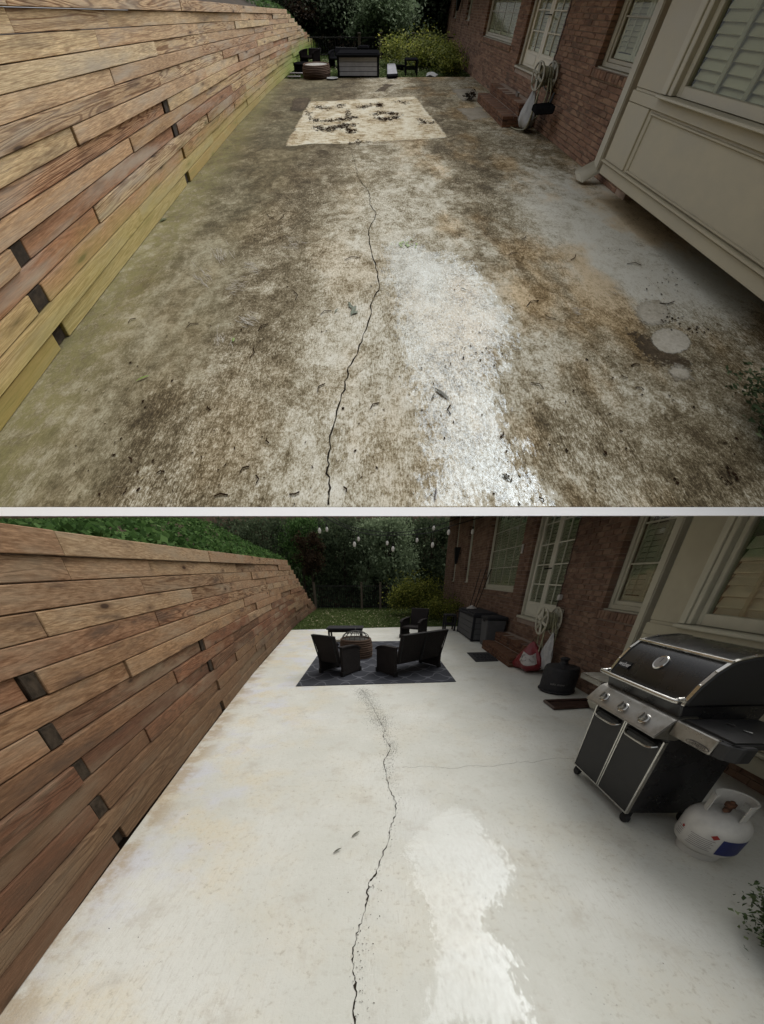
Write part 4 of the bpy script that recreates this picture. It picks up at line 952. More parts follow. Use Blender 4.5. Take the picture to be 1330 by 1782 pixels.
build(MB().hexa([(2.84, 8.95, 0), (3.28, 8.95, 0), (3.28, 9.45, 0), (2.84, 9.45, 0), (2.80, 8.91, .66), (3.32, 8.91, .66), (3.32, 9.49, .66), (2.80, 9.49, .66)]), 'body', LO.boxgrey, t, bevel=.02)
build(MB().box(2.78, 3.34, 8.89, 9.51, .662, .74), 'lid', LO.boxdark, t, bevel=.02); build(MB().box(2.775, 2.785, 9.1, 9.3, .62, .66), 'handle', LO.boxdark, t)
low_stool(K, 2.22, 2.62, 11.85, 12.3, .52, 'small dark stool between the bushes and the grey deck box')
# tools leaning on the house
for (xa, ya, xb, yb, lab) in ((2.95, 11.95, 3.34, 12.3, 'dark long handled tool leaning on the house, leftmost of three'), (3.02, 11.8, 3.36, 11.75, 'dark long handled tool leaning on the house, middle of three'), (3.05, 11.75, 3.36, 11.2, 'dark long handled tool leaning on the house, rightmost of three')):
    t = thing('garden_tool', lab, 'tool', (xa, ya, 0), group='tools leaning on the house'); build(MB().tube([(xa, ya, .16), (xb, yb, 1.85)], .014, 6), 'handle', MT['black'], t)
    build(MB().box(xa-.12, xa+.12, ya-.02, ya+.03, .0, .16), 'head', MT['tray'], t, bevel=.01)
t = thing("cone_cover", "pale shallow cone shaped metal cover lying on the grey deck box", "cover", (2.95, 11.3, .76)); build(MB().lathe([(.17, .0), (.17, .012), (.05, .07), (.03, .09), (.0, .095)], (2.95, 11.3, .761), 20), 'cone', MT['paper'], t, smooth=True)

# bags, covered stove and tray
t = thing('red_bag', 'red plastic sack with white label slumped by the brick steps', 'bag', (3.08, 6.45, 0))
def sack(c, sx, sy, sz, ang, seed):
    rd = random.Random(seed); ph = [rd.uniform(0, 6) for _ in range(6)]
    def f(u, v):
        a = 2*pi*u; e = sin(pi*min(1, v**.72))**.5 if 0 < v < 1 else 0
        w = 1+.10*sin(3*a+ph[0]+4*v)+.07*sin(5*a+ph[1]-3*v)+.05*sin(8*a+ph[2]+9*v)+.04*sin(13*a+ph[3])
        tp = 1-.62*max(0, v-.25)/.75
        return np.array([sx*cos(a)*e*w*tp, sy*sin(a)*e*w*tp, sz*v+.025*sin(4*a+ph[2])*e])
    m = MB().grid(lambda u, v: tuple(f(u, v)), 28, 16); m.rot(ang, c); return m
build(sack((3.00, 6.42, .01), .25, .36, .56, .25, 3), 'sack', MT['redbag'], t, smooth=True)
q = sack((3.00, 6.42, .01), .256, .366, .565, .25, 3)
N = 29; lab = MB(); ids = [(j*N+i) for j in range(5, 11) for i in range(13, 21)]; idm = {k: n_ for n_, k in enumerate(ids)}
lab.add([q.v[k] for k in ids], [tuple(idm[k] for k in (j*N+i, j*N+i+1, (j+1)*N+i+1, (j+1)*N+i)) for j in range(5, 10) for i in range(13, 20)])
build(lab, 'paper_label', MT['paper'], t, smooth=True)
m = MB()
for r, (i0, i1, j) in enumerate(((14, 19, 8.6), (14, 18, 7.6), (15, 19, 6.6))):
    P0, P1 = np.array(q.v[int(j)*N+i0]), np.array(q.v[int(j)*N+i1])
    for k in range(9):
        a = P0+(P1-P0)*(k/9)+np.array([-.012, -.006, .0]); h_ = .016+.01*((k*7+r) % 3)
        m.box(a[0]-.004, a[0], a[1]-.009, a[1]+.009, a[2], a[2]+h_)
build(m, 'print', MT['inkdark'], t)
t = thing('white_bag', 'crumpled white plastic bag hanging below the hose reel by the white patio', 'bag', (3.1, 6.2, .05)); build(sack((3.17, 6.12, .10), .06, .15, .68, .35, 8), 'sack', MT['bag'], t, smooth=True)
sc = (2.97, 5.12)
t = thing('covered_stove', 'round stove under a black drawstring cover beside the grill', 'stove', (sc[0], sc[1], 0))
build(MB().lathe([(.255, .0), (.265, .02), (.27, .1), (.268, .36), (.25, .405), (.15, .425), (.07, .445), (.055, .49), (.075, .53), (.03, .55), (0, .555)], (sc[0], sc[1], 0), 32), 'cover', MT['cover'], t, smooth=True)
m = MB(); P = [(sc[0]+.276*cos(a), sc[1]+.276*sin(a), .035+.006*sin(a*17)) for a in np.linspace(0, 2*pi, 60)]; m.tube(P, .012, 6); build(m, 'hem', MT['cover'], t, smooth=True)
m = text_into(MB(), 'solo stove', .052, (0, 0, 0), (1, 0, 0), (0, 0, 1)); v = []
for x, y, z in m.v: a = -pi/2-.52+x/.272; v.append((sc[0]+.2725*cos(a), sc[1]+.2725*sin(a), .17+z))
m.v = v; build(m, 'lettering', MT['ink'], t)
t = thing('metal_trough', 'dark brown metal trough lying on the white patio beside the grill', 'trough', (2.85, 4.4, 0))
A4 = [pt(K, 946.6, 1222), pt(K, 964.6, 1236), pt(K, 1040, 1231), pt(K, 1036, 1219)]
(xa, ya), (xb, yb), (xc, yc), (xd, yd) = A4
build(MB().hexa([(xa, ya, .002), (xb, yb, .002), (xc, yc, .002), (xd, yd, .002), (xa, ya, .010), (xb, yb, .010), (xc, yc, .010), (xd, yd, .010)]), 'base', MT['tray'], t)
for p, r in (((xa, ya), (xd, yd)), ((xb, yb), (xc, yc)), ((xa, ya), (xb, yb))): build(MB().tube([(p[0], p[1], .022), (r[0], r[1], .022)], .022, 4), 'rim', MT['tray'], t)

# ---- gas grill
t = thing('gas_grill', 'black and stainless gas grill with side shelves standing by the house', 'grill', (2.2, 2.17, 0))
Y0, Y1, XF, XB = 1.80, 2.55, 1.885, 2.42
build(MB().box(XF+.02, XB, Y0+.005, Y1-.005, .10, .735), 'cabinet', MT['enamel'], t, bevel=.006)
mid = (Y0+Y1)/2
for a, b in ((Y0, mid-.004), (mid+.004, Y1)):
    d = build(MB().box(XF, XF+.019, a+.012, b-.012, .112, .70), 'door', MT['enamel_grey'], t, bevel=.003)
    m = MB(); w = .013
    m.box(XF-.004, XF+.0195, a, a+w, .10, .715); m.box(XF-.004, XF+.0195, b-w, b, .10, .715); m.box(XF-.0035, XF+.019, a+w, b-w, .10, .112); build(m, 'door_trim', MT['chrome'], d)
    hp = [(XF, a+.04, .665), (XF-.028, a+.055, .655), (XF-.045, a+.10, .648), (XF-.045, b-.10, .648), (XF-.028, b-.055, .655), (XF, b-.04, .665)]
    build(MB().tube(smoothpath(hp, 4), .009, 8), 'handle', MT['chrome'], d, smooth=True)
    build(MB().hexa([(XF-.002, a+.035, .66), (XF+.005, a+.035, .66), (XF+.005, b-.035, .66), (XF-.002, b-.035, .66), (XF-.03, a+.05, .695), (XF+.005, a+.05, .70), (XF+.005, b-.05, .70), (XF-.03, b-.05, .695)]), 'handle_recess', MT['black'], d)
cp_ = [(XF-.01, .885), (XF-.03, .875), (XF-.115, .765), (XF-.11, .755), (XF+.05, .735), (XF+.12, .80), (XF+.12, .90), (XF+.03, .90)]
pn = build(MB().prism([(x, z) for x, z in cp_], Y0-.015, Y1+.015, 'y'), 'control_panel', MT['steel'], t, bevel=.008, tri=2, smooth=True)
dx, dz = XF-.115-(XF-.03), .765-.875; ln = math.hypot(dx, dz); nx, nz = dz/ln, -dx/ln
for yk in (2.40, 2.175, 1.96):
    ctr = Vector((XF-.0725, yk, .82)); n_ = Vector((nx, 0, nz)).normalized(); Mx = n_.to_track_quat('Z', 'Y').to_matrix().to_4x4(); Mx.translation = ctr
    kb = build(MB().lathe([(.038, -.002), (.038, .006), (.034, .010), (.028, .012)], (0, 0, 0), 24).xf(Mx), 'knob_bezel', MT['chrome'], pn, smooth=True)
    build(MB().lathe([(.026, .0121), (.024, .035), (.020, .040), (0, .041)], (0, 0, 0), 20).box(-.006, .006, -.024, .024, .041, .052).xf(Mx), 'knob', MT['steel'], pn, smooth=True)
# cook box and lid
fb = MB().prism([(XF+.03, .80), (XB-.02, .80), (XB+.02, .98), (XF-.015, .965)], Y0+.01, Y1-.01, 'y'); build(fb, 'firebox', MT['enamel'], t, bevel=.01)
lp = [(XF-.012, .970), (XF-.008, 1.0), (XF+.025, 1.09), (XF+.075, 1.17), (XF+.135, 1.228), (XF+.17, 1.243), (XF+.25, 1.262), (XF+.40, 1.275), (XB-.02, 1.262), (XB+.04, 1.20), (XB+.06, 1.05), (XB+.04, .98)]
lid = build(MB().prism(lp, Y0+.03, Y1-.03, 'y'), 'lid', MT['enamel'], t, bevel=.006, smooth=True)
for a, b in ((Y0-.005, Y0+.032), (Y1-.032, Y1+.005)):
    build(MB().prism([(x, z) for x, z in lp], a, b, 'y'), 'end_cap', MT['enamel_grey'], lid, bevel=.01, smooth=True)
    m = MB(); ye = a+.0 if a < 2 else b; o2 = [(x, ye, z) for x, z in lp[:9]]; 
    e0, e1 = (a+.002, a+.026) if a < 2 else (b-.026, b-.002); k0 = []
    for (xx, zz) in lp[:9]: k0.append((xx-.004, zz+.004))
    for p, r in zip(k0[:-1], k0[1:]): m.hexa([(p[0], e0, p[1]-.004), (p[0], e1, p[1]-.004), (r[0], e1, r[1]-.004), (r[0], e0, r[1]-.004), (p[0]-.001, e0, p[1]+.003), (p[0]-.001, e1, p[1]+.003), (r[0]-.001, e1, r[1]+.003), (r[0]-.001, e0, r[1]+.003)])
    rm = build(m, 'end_trim', MT['chrome'], lid)
    for (xx, zz) in (lp[2], lp[3], lp[4], lp[6]): build(MB().lathe([(.007, .0), (.007, .006), (0, .008)], (xx-.004, (e0+e1)/2, zz+.006), 8), 'rivet', MT['chrome'], lid)
build(MB().tube([(XF+.130, Y0+.0, 1.234), (XF+.130, Y1-.0, 1.234)], .010, 8), 'lid_trim', MT['chrome'], lid, smooth=True)
hy0, hy1 = Y0+.03, Y1-.0; hb = [(XF-.01, hy0, 1.005), (XF-.045, hy0+.005, 1.0), (XF-.07, hy0+.04, .995), (XF-.07, hy1-.04, .995), (XF-.045, hy1-.005, 1.0), (XF-.01, hy1, 1.005)]
build(MB().tube(smoothpath(hb, 5), .015, 10), 'lid_handle', MT['chrome'], lid, smooth=True)
def onlid(f, y):       # a spot on the front slope of the lid
    return np.array([XF+.025+f*.05, y, 1.09+f*.08])
ln2 = math.hypot(.05, .08); n2 = Vector((-.08/ln2, 0, .05/ln2)); Mx = n2.to_track_quat('Z', 'Y').to_matrix().to_4x4(); Mx.translation = Vector(onlid(.65, 2.18))
th = build(MB().lathe([(.050, 0), (.050, .012), (.044, .018), (.040, .016)], (0, 0, 0), 28).xf(Mx), 'thermometer', MT['chrome'], lid, smooth=True)
build(MB().lathe([(.039, .0165), (0, .017)], (0, 0, 0), 24).xf(Mx), 'dial', MT['ink'], th); build(MB().box(-.003, .003, -.004, .03, .0175, .018).xf(Mx), 'needle', MT['inkdark'], th)
yp, Mp = 2.46, n2.to_track_quat('Z', 'Y').to_matrix().to_4x4()
up_ = Vector((.05/ln2, 0, .08/ln2)); rt = Vector((0, -1, 0)); c0 = Vector(onlid(-.25, 2.44)); pl = MB(); 
pts_ = [c0+rt*a+up_*b+n2*d_ for d_ in (.0, .006) for a, b in ((-.055, -.028), (.055, -.028), (.055, .028), (-.055, .028))]; pl.hexa(pts_)
bp = build(pl, 'badge', MT['black'], lid); build(text_into(MB(), 'weber', .046, c0+n2*.0068, rt, up_), 'badge_lettering', MT['inkwhite'], bp)
# shelves
build(MB().box(XF-.02, XB-.06, Y1+.016, Y1+.34, .845, .895), 'side_shelf', MT['steel'], t, bevel=.008, tri=2); 
sh = build(MB().box(XF+.0, XB-.06, Y0-.36, Y0-.016, .85, .895), 'side_shelf', MT['enamel_grey'], t, bevel=.012, tri=2)
fr = build(MB().hexa([(XF-.035, Y0-.30, .79), (XF-.0005, Y0-.30, .79), (XF-.0005, Y0-.016, .79), (XF-.035, Y0-.016, .79), (XF-.025, Y0-.30, .885), (XF-.0005, Y0-.30, .885), (XF-.0005, Y0-.016, .885), (XF-.025, Y0-.016, .885)]), 'shelf_front', MT['steel'], sh, bevel=.006)
build(MB().prism([(XF-.03, Y0-.302), (XF-.02, Y0-.36), (XF+.03, Y0-.40), (XF+.10, Y0-.40), (XF+.10, Y0-.3605), (XF+.002, Y0-.3605), (XF+.0, Y0-.302)], .79, .884, 'z'), 'shelf_corner', MT['enamel_grey'], sh, bevel=.008)
rt = Vector((0, -1, 0)); up3 = Vector((.010, 0, .095)).normalized(); build(text_into(MB(), 'GENESIS', .030, (XF-.0345, Y0-.215, .812), rt, up3), 'badge_lettering', MT['inkdark'], sh)
ov = MB(); P = [(XF-.0342+.0003, Y0-.215+.075*cos(a), .812+.016*sin(a)) for a in np.linspace(0, 2*pi, 25)]; ov.tube(P, .0016, 4); build(ov, 'badge_ring', MT['inkdark'], sh)
for yy in (Y0-.2, Y0-.1):
    build(MB().tube([(XF+.2, yy, .90), (XF+.2, yy-.05, .905)], .004, 5), 'tool_hook', MT['chrome'], sh)
for x in (XF+.04, XB-.04):
    for y in (Y0+.03, Y1-.03):
        cs = build(MB().lathe([(.035, -.018), (.04, -.012), (.04, .012), (.035, .018)], (x, y, .04), 18, 'x'), 'caster', MT['rubber'], t, smooth=True)
        build(MB().box(x-.024, x+.024, y-.02, y+.02, .06, .10), 'caster_fork', MT['black'], cs)

# ---- propane tank
tcx, tcy = 2.255, 1.535
t = thing('propane_tank', 'white propane tank with blue label standing in front of the grill', 'gas tank', (tcx, tcy, 0))
R = .168; build(MB().lathe([(.118, .001), (.122, .05), (.118, .052)], (tcx, tcy, 0), 36), 'foot_ring', MT['tank'], t, smooth=True)
bd = MB().lathe([(.10, .045), (.135, .06), (.158, .085), (R, .12), (R, .25), (.160, .285), (.140, .315), (.105, .340), (.06, .352), (.0, .355)], (tcx, tcy, 0), 44); body = build(bd, 'body', MT['tank'], t, smooth=True)
cl = MB(); a0 = math.atan2(-tcy, -tcx)
for i in range(26):                                     # collar: a curved guard with hand holes
    a = a0+.9+i*(2*pi-1.7)/26; b = a0+.9+(i+1)*(2*pi-1.7)/26
    hole = 5 < i % 13 < 10
    for (za, zb) in (((.335, .36), (.415, .455)) if hole else ((.335, .455),)):
        ra = .105; q = [(ra*cos(a), ra*sin(a)), (ra*cos(b), ra*sin(b)), ((ra-.006)*cos(b), (ra-.006)*sin(b)), ((ra-.006)*cos(a), (ra-.006)*sin(a))]; cl.prism([(tcx+x, tcy+y) for x, y in q], za, zb, 'z')
cl.ring((tcx, tcy, .456), .102, .008, 'z', 40, 6, a0+.9, a0+2*pi-.8); build(cl, 'collar', MT['tank'], t)
build(MB().lathe([(.02, .35), (.02, .39), (.028, .392), (.028, .415), (.012, .418), (.012, .43), (0, .431)], (tcx, tcy, 0), 14).tube([(tcx, tcy, .38), (tcx-.05, tcy-.03, .38)], .014, 8), 'valve', MT['rust'], t, smooth=True)
def wrap(poly, ang, zc, nm, mt_, rr=R+.0015, sub=6, parent=None):
    m = MB(); (u0, u1, v0, v1) = poly
    m.grid(lambda u, v: (tcx+rr*cos(ang+(u0+(u1-u0)*u)/R), tcy+rr*sin(ang+(u0+(u1-u0)*u)/R), zc+v0+(v1-v0)*v), sub, 1); return build(m, nm, mt_, parent or t, smooth=True)
ac = a0+.15
wrap((.055, .22, -.075, .045), ac, .185, 'blue_label', MT['blue'], sub=10)
for r in range(7): wrap((-.10+.004*(r % 3), .03-.012*(r % 2), 0, .004), ac, .118+r*.013, 'print_line', MT['ink'])
for r in range(5): wrap((-.20+.01*(r % 2), -.145, 0, .004), ac, .13+r*.014, 'print_line', MT['ink'])
m = MB(); u = 0.0
dm = [(0, .02), (.022, 0), (0, -.02), (-.022, 0)]; m.add([(tcx+(R+.002)*cos(ac+(.015+p)/R), tcy+(R+.002)*sin(ac+(.015+p)/R), .232+q) for p, q in dm], [(0, 1, 2, 3)]); build(m, 'warning_diamond', MT['red'], t)
m = MB(); m.add([(tcx+(R+.002)*cos(ac+(-.16+p*.6)/R), tcy+(R+.002)*sin(ac+(-.16+p*.6)/R), .20+q*.6) for p, q in dm], [(0, 1, 2, 3)]); build(m, 'warning_diamond', MT['red'], t)

# ---- garden plants
bush(K, (1.75, 17.2, .75), (1.25, .8, .55), 'gold', 7000, .085, 'yellow green azalea bush between the lawn and the house by the '+K.w, 'azalea_bush', clumps=26, spread=.30)
bush(K, (2.75, 15.2, .5), (.9, 1.1, .42), 'gold', 3200, .075, 'lower darker azalea bush against the house by the '+K.w, 'azalea_bush', clumps=26)
c_ = pt(K, 1362, 1625, .22); bush(K, (c_[0]+.155, c_[1], .24), (.13, .22, .19), 'box', 5200, .026, 'dark clipped shrub at the right edge of the '+K.w, 'boxwood', clumps=60, spread=.16)

# ---- festoon lights between the house and the trees
def festoon(pts, yy, label, bulbs):
    P = []
    for (a, b), y in zip(pts, yy):
        x, z = hz(K, a, b, y); P.append((x, y, min(z, cutz(y)-.01)))
    t = thing('string_lights', label, 'string lights', (P[0][0], P[0][1], P[0][2]-.3)); w = smoothpath(P, 6); build(MB().tube(w, .012, 5), 'wire', MT['black'], t)
    for a, b, y in bulbs:
        x, z = hz(K, a, b, y); q = min(w, key=lambda p: abs(p[0]-x))
        b_ = build(MB().lathe([(0, -.10), (.035, -.085), (.055, -.04), (.048, .01), (.024, .05)], (x, y, z), 12), 'bulb', MT['bulb'], t, smooth=True)
        build(MB().lathe([(.026, .0505), (.026, .11), (.008, .115), (.006, max(.12, min(q[2], cutz(y))-z))], (x, y, z), 8), 'socket', MT['black'], b_, smooth=True)
festoon([(563, 899), (590, 913), (622, 925), (655, 931), (700, 931), (748, 927), (790, 914), (842, 899)], [12.5]*8, 'nearer string of pale bulbs hanging across the trees above the lawn', [(556, 922, 12.5), (617, 946, 12.5), (684, 954, 12.5), (753, 947, 12.5), (781, 925, 12.5), (823, 924, 12.5)])
festoon([(575, 899), (605, 915), (650, 924), (690, 927), (735, 921), (775, 910), (800, 900)], [14.5]*7, 'farther string of pale bulbs hanging across the trees above the lawn', [(569, 920, 14.5), (624, 937, 14.5), (674, 944, 14.5), (726, 939, 14.5), (755, 918, 14.5)])

# ------------------------------------------------------------------ upper place: things on the stained patio
K = UP; ZU = .004
cr = [(612, 262), (618, 285), (624, 310), (640, 330), (645, 345), (643, 355), (655, 372), (650, 385), (641, 403), (643, 415), (648, 445), (658, 475), (660, 505), (647, 527), (645, 550), (630, 595), (616, 625), (605, 645), (601, 670), (590, 705), (578, 750), (572, 790), (570, 815), (575, 850), (572, 879)]
cp = jag(cr, 4, .010, 9, K); wd = [.003+.009*abs(sin(i*.8))*(.2+.8*min(1, i/30)) for i in range(len(cp))]
tag(build(MB().ribbon(cp, wd, ZU), 'crack', MT['crack'], patio_up, K.T), 'jagged dark crack running up the stained slab')
o = wet_sheet(K, [(498, 255), (540, 251), (600, 250), (660, 246), (720, 243), (779, 240), (770, 226), (748, 200), (722, 168), (680, 170), (620, 173), (578, 176), (538, 177)], MT['print'], 'rug_print', ZU, .10, patio_up); o['label'] = 'pale rectangle left on the stained slab by a rug'
for i, q in enumerate(([(511, 172), (540, 170), (535, 186), (523, 193), (508, 192)], [(672, 146), (684, 147), (668, 158), (655, 159)])): wet_sheet(K, q, MT['damp'], 'damp_patch', ZU*(1.3+.1*i), .16, patio_up)
for i, q in enumerate(([(786, 155), (822, 154), (836, 170), (806, 176)], [(797, 189), (838, 187), (852, 205), (818, 209)])): wet_sheet(K, q, MT['faint'], 'clean_patch', ZU*(.8+.05*i), .2, patio_up)
for i, (px_, py_, a, b) in enumerate(((1168, 594, 36, 21), (1137, 545, 28, 20), (1182, 648, 17, 9))):
    Q = [(px_+a*cos(t_)*.93-b*sin(t_)*.3, py_+b*sin(t_)+a*.22*cos(t_)) for t_ in np.linspace(0, 2*pi, 28)[:-1]]
    if i == 0: wet_sheet(K, [(1112, 588), (1150, 592), (1190, 622), (1215, 628), (1180, 640), (1130, 622)], MT['damp'], 'damp_patch', ZU*.9, .22, patio_up)
    o = wet_sheet(K, Q, MT['disc'], 'clean_disc', ZU*(1.1+.1*i), .045 if i == 0 else .12, patio_up)
    if i == 0: o['label'] = 'clean pale disc left on the stained slab near the bay'
wp = [(668, 430), (720, 418), (770, 450), (800, 452), (822, 470), (850, 500), (880, 545), (893, 590), (868, 625), (850, 655), (862, 700), (880, 760), (905, 800), (960, 884), (745, 884), (752, 800), (742, 740), (722, 680), (705, 600), (690, 540), (672, 480)]
wet_sheet(K, wp, MT['wet_up'], 'damp_film', ZU*.6, .24, patio_up)
# scuffs
rd = random.Random(12)
for (x, y, n_, ang) in ((410, 496, 14, 0), (432, 557, 14, .6), (386, 444, 16, 1.2), (352, 484, 12, -.4), (512, 428, 14, .3), (385, 590, 9, 1.5), (440, 465, 12, .2), (1075, 505, 4, .4), (1010, 548, 6, .1)):
    m = MB()
    for i in range(n_*2):
        a = ang+rd.uniform(-.35, .35)+(1.2 if x == 352 else 0); ox, oy = rd.gauss(0, 9), rd.gauss(0, 7); L_ = rd.uniform(3, 11); c = rd.uniform(-.5, .5)
        m.ribbon([pt(K, x+ox+s*L_*cos(a+c*s), y+oy+s*L_*sin(a+c*s)*.8) for s in (-1, -.4, .2, .8)], [.001, .003, .0035, .001], ZU*(1.0+.02*i))
    build(m, 'scuff', MT['scuff'], patio_up, K.T)
# dark litter on the pale rectangle, against the house and along the wall
def z1(x, y): return 440+x*.3008, y*.3008
G = []
for poly, k, s in (([(325, 640), (330, 690), (370, 700), (420, 698), (480, 695), (540, 690), (600, 675)], 60, 7), ([(360, 735), (420, 752), (470, 745), (530, 725), (600, 720)], 70, 9), ([(545, 640), (556, 660), (545, 690)], 14, 4), ([(545, 730), (560, 765), (600, 758)], 30, 6), ([(720, 600), (740, 612)], 30, 7), ([(705, 655), (730, 690), (780, 690), (840, 680)], 45, 6), ([(720, 650), (790, 655), (860, 662)], 30, 6), ([(360, 620), (450, 630), (520, 610)], 36, 10), ([(590, 625), (690, 610)], 20, 7), ([(820, 590), (900, 600)], 14, 10), ([(960, 700), (1060, 720)], 16, 8), ([(500, 830), (700, 822)], 8, 6)):
    for _ in range(k):
        i = rd.randrange(len(poly)-1); f = rd.random(); x = poly[i][0]+(poly[i+1][0]-poly[i][0])*f+rd.gauss(0, s); y = poly[i][1]+(poly[i+1][1]-poly[i][1])*f+rd.gauss(0, s*.6); G.append(pt(K, *z1(x, y)))
G = [(x+rd.gauss(0, .035), y+rd.gauss(0, .06)) for x, y in G for _ in range(8)]
o = flakes('leaf_litter', MT['litter'], K, G, .018, .007); tag(o, 'dark rotting leaf litter scattered over the pale rectangle', 'leaf litter', kind='stuff')
G = []
for (px_, py_, sx, sy, k) in ((1010, 296, 22, 6, 130), (1035, 303, 10, 5, 50), (948, 258, 7, 4, 40), (845, 153, 6, 3, 26), (797, 133, 16, 4, 60), (1180, 552, 14, 5, 22), (1205, 575, 12, 6, 18), (1270, 830, 16, 9, 26), (1075, 440, 12, 6, 10), (1160, 490, 25, 12, 26), (880, 830, 5, 3, 5), (800, 625, 40, 30, 16)):
    for _ in range(k): G.append(pt(K, px_+rd.gauss(0, sx), py_+rd.gauss(0, sy)))
o = flakes('leaf_litter', MT['litter'], K, G, .008, .007); tag(o, 'dark scraps of leaf litter on the stained slab near the house', 'leaf litter', kind='stuff')
G = [pt(K, rd.uniform(120, 1300), 130+750*rd.random()**.8) for _ in range(420)]; G = [g for g in G if K.wx(g[1])+.06 < g[0] < 3.2]
o = flakes('leaf_litter', MT['litter'], K, G[:230], .008, .006); tag(o, 'small dark crumbs scattered all over the stained slab', 'leaf litter', kind='stuff')
o = flakes('pale_litter', MT['straw'], K, G[230:], .008, .0065); tag(o, 'pale straw coloured leaf scraps scattered over the stained slab', 'leaf litter', kind='stuff')
m = MB()
for _ in range(46):
    x, y = rd.uniform(150, 1300), 150+720*rd.random(); p = pt(K, x, y)
    if not K.wx(p[1])+.1 < p[0] < 3.0: continue
    a = rd.uniform(0, 6.28); L_ = rd.uniform(6, 16); m.tube([(*pt(K, x, y), .012), (*pt(K, x+L_*cos(a), y+L_*sin(a)*.6), .014), (*pt(K, x+1.8*L_*cos(a+.4), y+1.8*L_*sin(a+.4)*.6), .010)], .0035, 4)
o = build(m, 'twigs', MT['litter'], None, K.T); tag(o, 'thin dark twigs scattered over the stained slab', 'twigs', kind='stuff')
for (x, y, L_, w, a, mt_, lab) in ((768, 686, .16, .022, .9, 'leafgrey', 'long grey green fallen leaf on the wet patch of the slab'), (754, 692, .06, .010, -.6, 'leafgrey', 'short dark leaf beside the long grey leaf on the slab'), (806, 505, .09, .012, 1.1, 'leafgrey', 'narrow dark leaf lying on the wet patch below the lime leaves'), (407, 593, .05, .022, .3, 'lime', 'bright lime leaf on the brown stain left of the crack'), (586, 542, .07, .012, -.6, 'leafgreen', 'small dark leaf left of the green oak sprig'), (285, 384, .12, .035, -.5, 'leafgreen', 'dark green leaf at the foot of the timber wall'), (250, 660, .12, .012, -1.1, 'lime', 'thin lime leaf on the brown stain near the timber wall'), (758, 862, .08, .012, -.3, 'tray', 'brown leaf at the front edge of the slab'), (880, 832, .07, .014, 1.0, 'leafgrey', 'curled grey leaf right of the wet patch'), (1052, 790, .035, .018, .2, 'litter', 'small black leaf at the right of the stained slab')):
    leaf_blade(K, 'fallen_leaf', lab, *pt(K, x, y), L_*.7, w*.5, a, MT[mt_])
t = thing('oak_sprig', 'green lobed sprig of leaves lying left of the crack', 'leaf', (*pt(K, 614, 540), 0), K.T)
for (x, y, L_, w, a) in ((616, 541, .085, .016, -.3), (612, 536, .06, .012, 1.0), (609, 531, .05, .010, .6), (618, 546, .05, .012, -1.2), (614, 546, .05, .012, -.1)):
    m = MB(); c = pt(K, x, y); v = [(-w, -L_/2, .012), (0, -L_/2, .016), (w, 0, .018), (w*.5, L_/2, .014), (-w*.6, L_/2, .012), (-w, 0, .018)]; m.add(v, [(0, 1, 2, 3, 4, 5)]); build(m.rot(a, (c[0], c[1], 0)), 'leaf', MT['leafgreen'], t, K.T)
G = [pt(K, 705+rd.gauss(0, 9), 426+rd.gauss(0, 3)) for _ in range(26)]; o = flakes('lime_leaves', MT['lime'], K, G, .016, .008); tag(o, 'cluster of lime green leaf scraps above the wet patch', 'leaf litter', kind='stuff')

# things stored on the lawn
def span(px0, px1, py): a = pt(K, px0, py); b = pt(K, px1, py); return a[0], b[0], a[1]
def topz(px_, py_, y): return hz(K, px_, py_, y)[1]
x0, x1, y = span(588, 660, 135); deck_box(K, x0, x1, y, y+1.0, topz(625, 92, y), 'large grey plank sided deck box standing on the lawn above the stained slab')
x0, x1, y = span(527, 559, 117); armchair(K, ((x0+x1)/2, y+.55), pi-.35, 'black wicker armchair on the lawn beside the timber wall', (x1-x0)*.78, back=topz(540, 87, y), mat=K.rattan)
x0, x1, y = span(571, 616, 122); armchair(K, ((x0+x1)/2+.1, y+.3+.6), pi-.25, 'grey wicker sofa behind the deck box on the lawn', (x1-x0)*.95, 2, 'loveseat', 'sofa', back=topz(590, 83, y+.9), mat=K.boxdark)
x0, x1, y = span(524, 572, 139); fire_pit(K, ((x0+x1)/2, y+.45), (x1-x0)/2*.98, topz(548, 114, y), MT['wicker_brown_up'], 'round rope woven fire pit full of ash on the lawn', dome=False)
x0, x1, y = span(510, 536, 130); t = thing('black_stove', 'round black stove behind the woven fire pit on the lawn', 'stove', ((x0+x1)/2, y+.3, 0), K.T); hS = topz(522, 110, y); r_ = (x1-x0)/2
build(MB().lathe([(r_*.9, 0), (r_, .05), (r_, hS*.85), (r_*.9, hS*.97), (r_*.3, hS)], ((x0+x1)/2, y+.3, 0), 28), 'drum', K.cover, t, K.T, smooth=True); build(MB().ring(((x0+x1)/2, y+.3, hS*.9), r_*.97, .02, 'z', 28, 6), 'rim', K.cover, t, K.T, smooth=True)
x0, x1, y = span(705, 727, 131); low_stool(K, x0, x1, y, y+.5, topz(716, 103, y), 'small dark stool on the lawn beside the azalea bush')
x0, x1, y = span(624, 642, 108); deck_box(K, x0, x1, y, y+.5, topz(633, 80, y), 'small grey box behind the large deck box', 'small_box')
a, b, c, d = pt(K, 674, 137), pt(K, 692, 136), pt(K, 688, 118), pt(K, 674, 119)
t = thing('grey_board', 'grey board lying on the lawn right of the deck box', 'board', (a[0], a[1], 0), K.T); build(MB().hexa([(*a, .02), (*b, .02), (*c, .03), (*d, .03), (*a, .12), (*b, .12), (*c, .16), (*d, .16)]), 'plank', UP.boxgrey, t, K.T, bevel=.02); build(MB().tube([(*a, .08), (*b, .08)], .06, 6), 'rolled_edge', UP.boxdark, t, K.T)
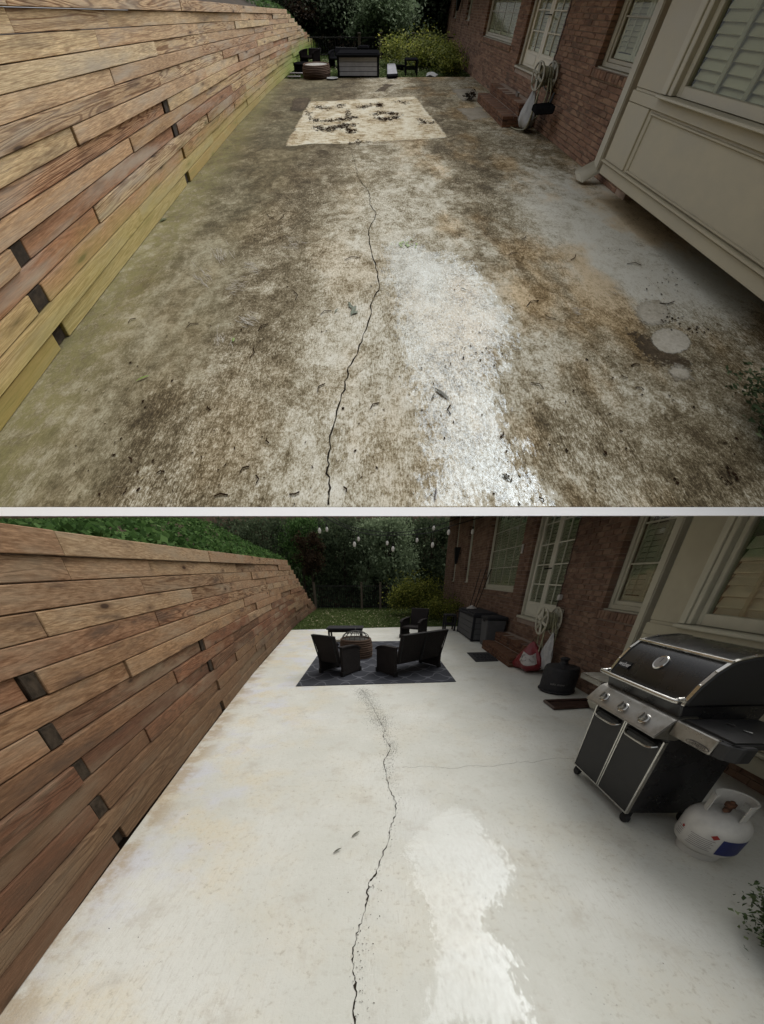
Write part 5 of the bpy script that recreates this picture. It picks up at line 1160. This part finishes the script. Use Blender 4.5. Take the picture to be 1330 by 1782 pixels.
a = pt(K, 697, 122); t = thing('plant_pot', 'small black tray between the grey board and the stool', 'tray', (a[0], a[1], 0), K.T); build(MB().lathe([(.12, 0), (.17, .16), (.15, .16), (.11, .03)], (a[0], a[1], 0), 14), 'pot', K.cover, t, K.T)
a = pt(K, 752, 132); t = thing('crumpled_bag', 'crumpled pale bag at the edge of the lawn below the azalea', 'bag', (a[0], a[1], 0), K.T); build(sack((a[0], a[1], 0), .22, .22, .12, .3, 5), 'sack', MT['bag'], t, K.T, smooth=True)
for i, (p, q) in enumerate((((500, 137), (520, 139)), ((505, 134), (524, 136)))):
    a, b = pt(K, *p), pt(K, *q); t = thing('scrap_board', ('lower' if i == 0 else 'upper')+' of two brown boards lying on the lawn by the timber wall', 'board', (a[0], a[1], 0), K.T); build(MB().box(a[0], b[0], a[1], a[1]+.14, .03+.05*i, .07+.05*i), 'plank', MT['tray'], t, K.T, bevel=.006)
a = pt(K, 578, 139); t = thing('plate', 'pale tray on the lawn between the fire pit and the deck box', 'tray', (a[0], a[1], 0), K.T); build(MB().lathe([(.15, .01), (.2, .05), (.18, .05), (.14, .02)], (a[0], a[1]+.1, 0), 16), 'dish', MT['bag'], t, K.T)
# bag and dark scoop hanging on the reel, brush on the step, cup on the step
t = thing('white_bag', 'pale crumpled bag hanging below the hose reel by the stained upper patio', 'bag', (3.1, 6.5, .05), K.Th); build(sack((3.08, 6.46, .03), .13, .20, .72, .1, 8), 'sack', MT['bag'], t, K.Th, smooth=True)
t = thing('black_scoop', 'black plastic scoop hanging on the brick wall beside the pale bag', 'scoop', (3.2, 6.0, .45), K.Th); build(MB().hexa([(2.98, 5.95, .40), (3.25, 5.80, .46), (3.25, 6.05, .46), (3.0, 6.2, .42), (2.98, 5.95, .52), (3.25, 5.80, .60), (3.25, 6.05, .60), (3.0, 6.2, .54)]), 'blade', K.cover, t, K.Th, bevel=.02); build(MB().tube([(3.2, 5.95, .6), (3.25, 6.0, .75)], .02, 6), 'handle', MT['black'], t, K.Th)
t = thing('paper_cup', 'small pale crumpled cup on the upper brick step', 'cup', (3.2, 7.3, .42), K.T); build(MB().lathe([(.03, .0), (.045, .08), (.04, .08), (.028, .01)], (3.2, 7.35, .415), 12), 'cup', MT['bag'], t, K.T, smooth=True)
bush(K, (2.55, 8.95, .10), (.14, .14, .10), 'wet', 260, .05, 'heap of dead leaves at the far end of the brick steps', 'leaf_heap', 'leaf heap', clumps=8)
bush(K, (1.75, 14.6, .5), (1.35, .8, .42), 'gold', 7000, .085, 'yellow green azalea bush between the lawn and the house by the '+K.w, 'azalea_bush', clumps=26, spread=.30)
bush(K, (2.75, 13.2, .38), (.75, 1.1, .34), 'gold', 3800, .075, 'lower darker azalea bush against the house by the '+K.w, 'azalea_bush', clumps=30)
c_ = pt(K, 1352, 760, .2); bush(K, (c_[0]+.20, c_[1]-.05, .24), (.14, .36, .22), 'box', 5200, .028, 'dark clipped shrub at the right edge of the '+K.w, 'boxwood', clumps=60, spread=.16)
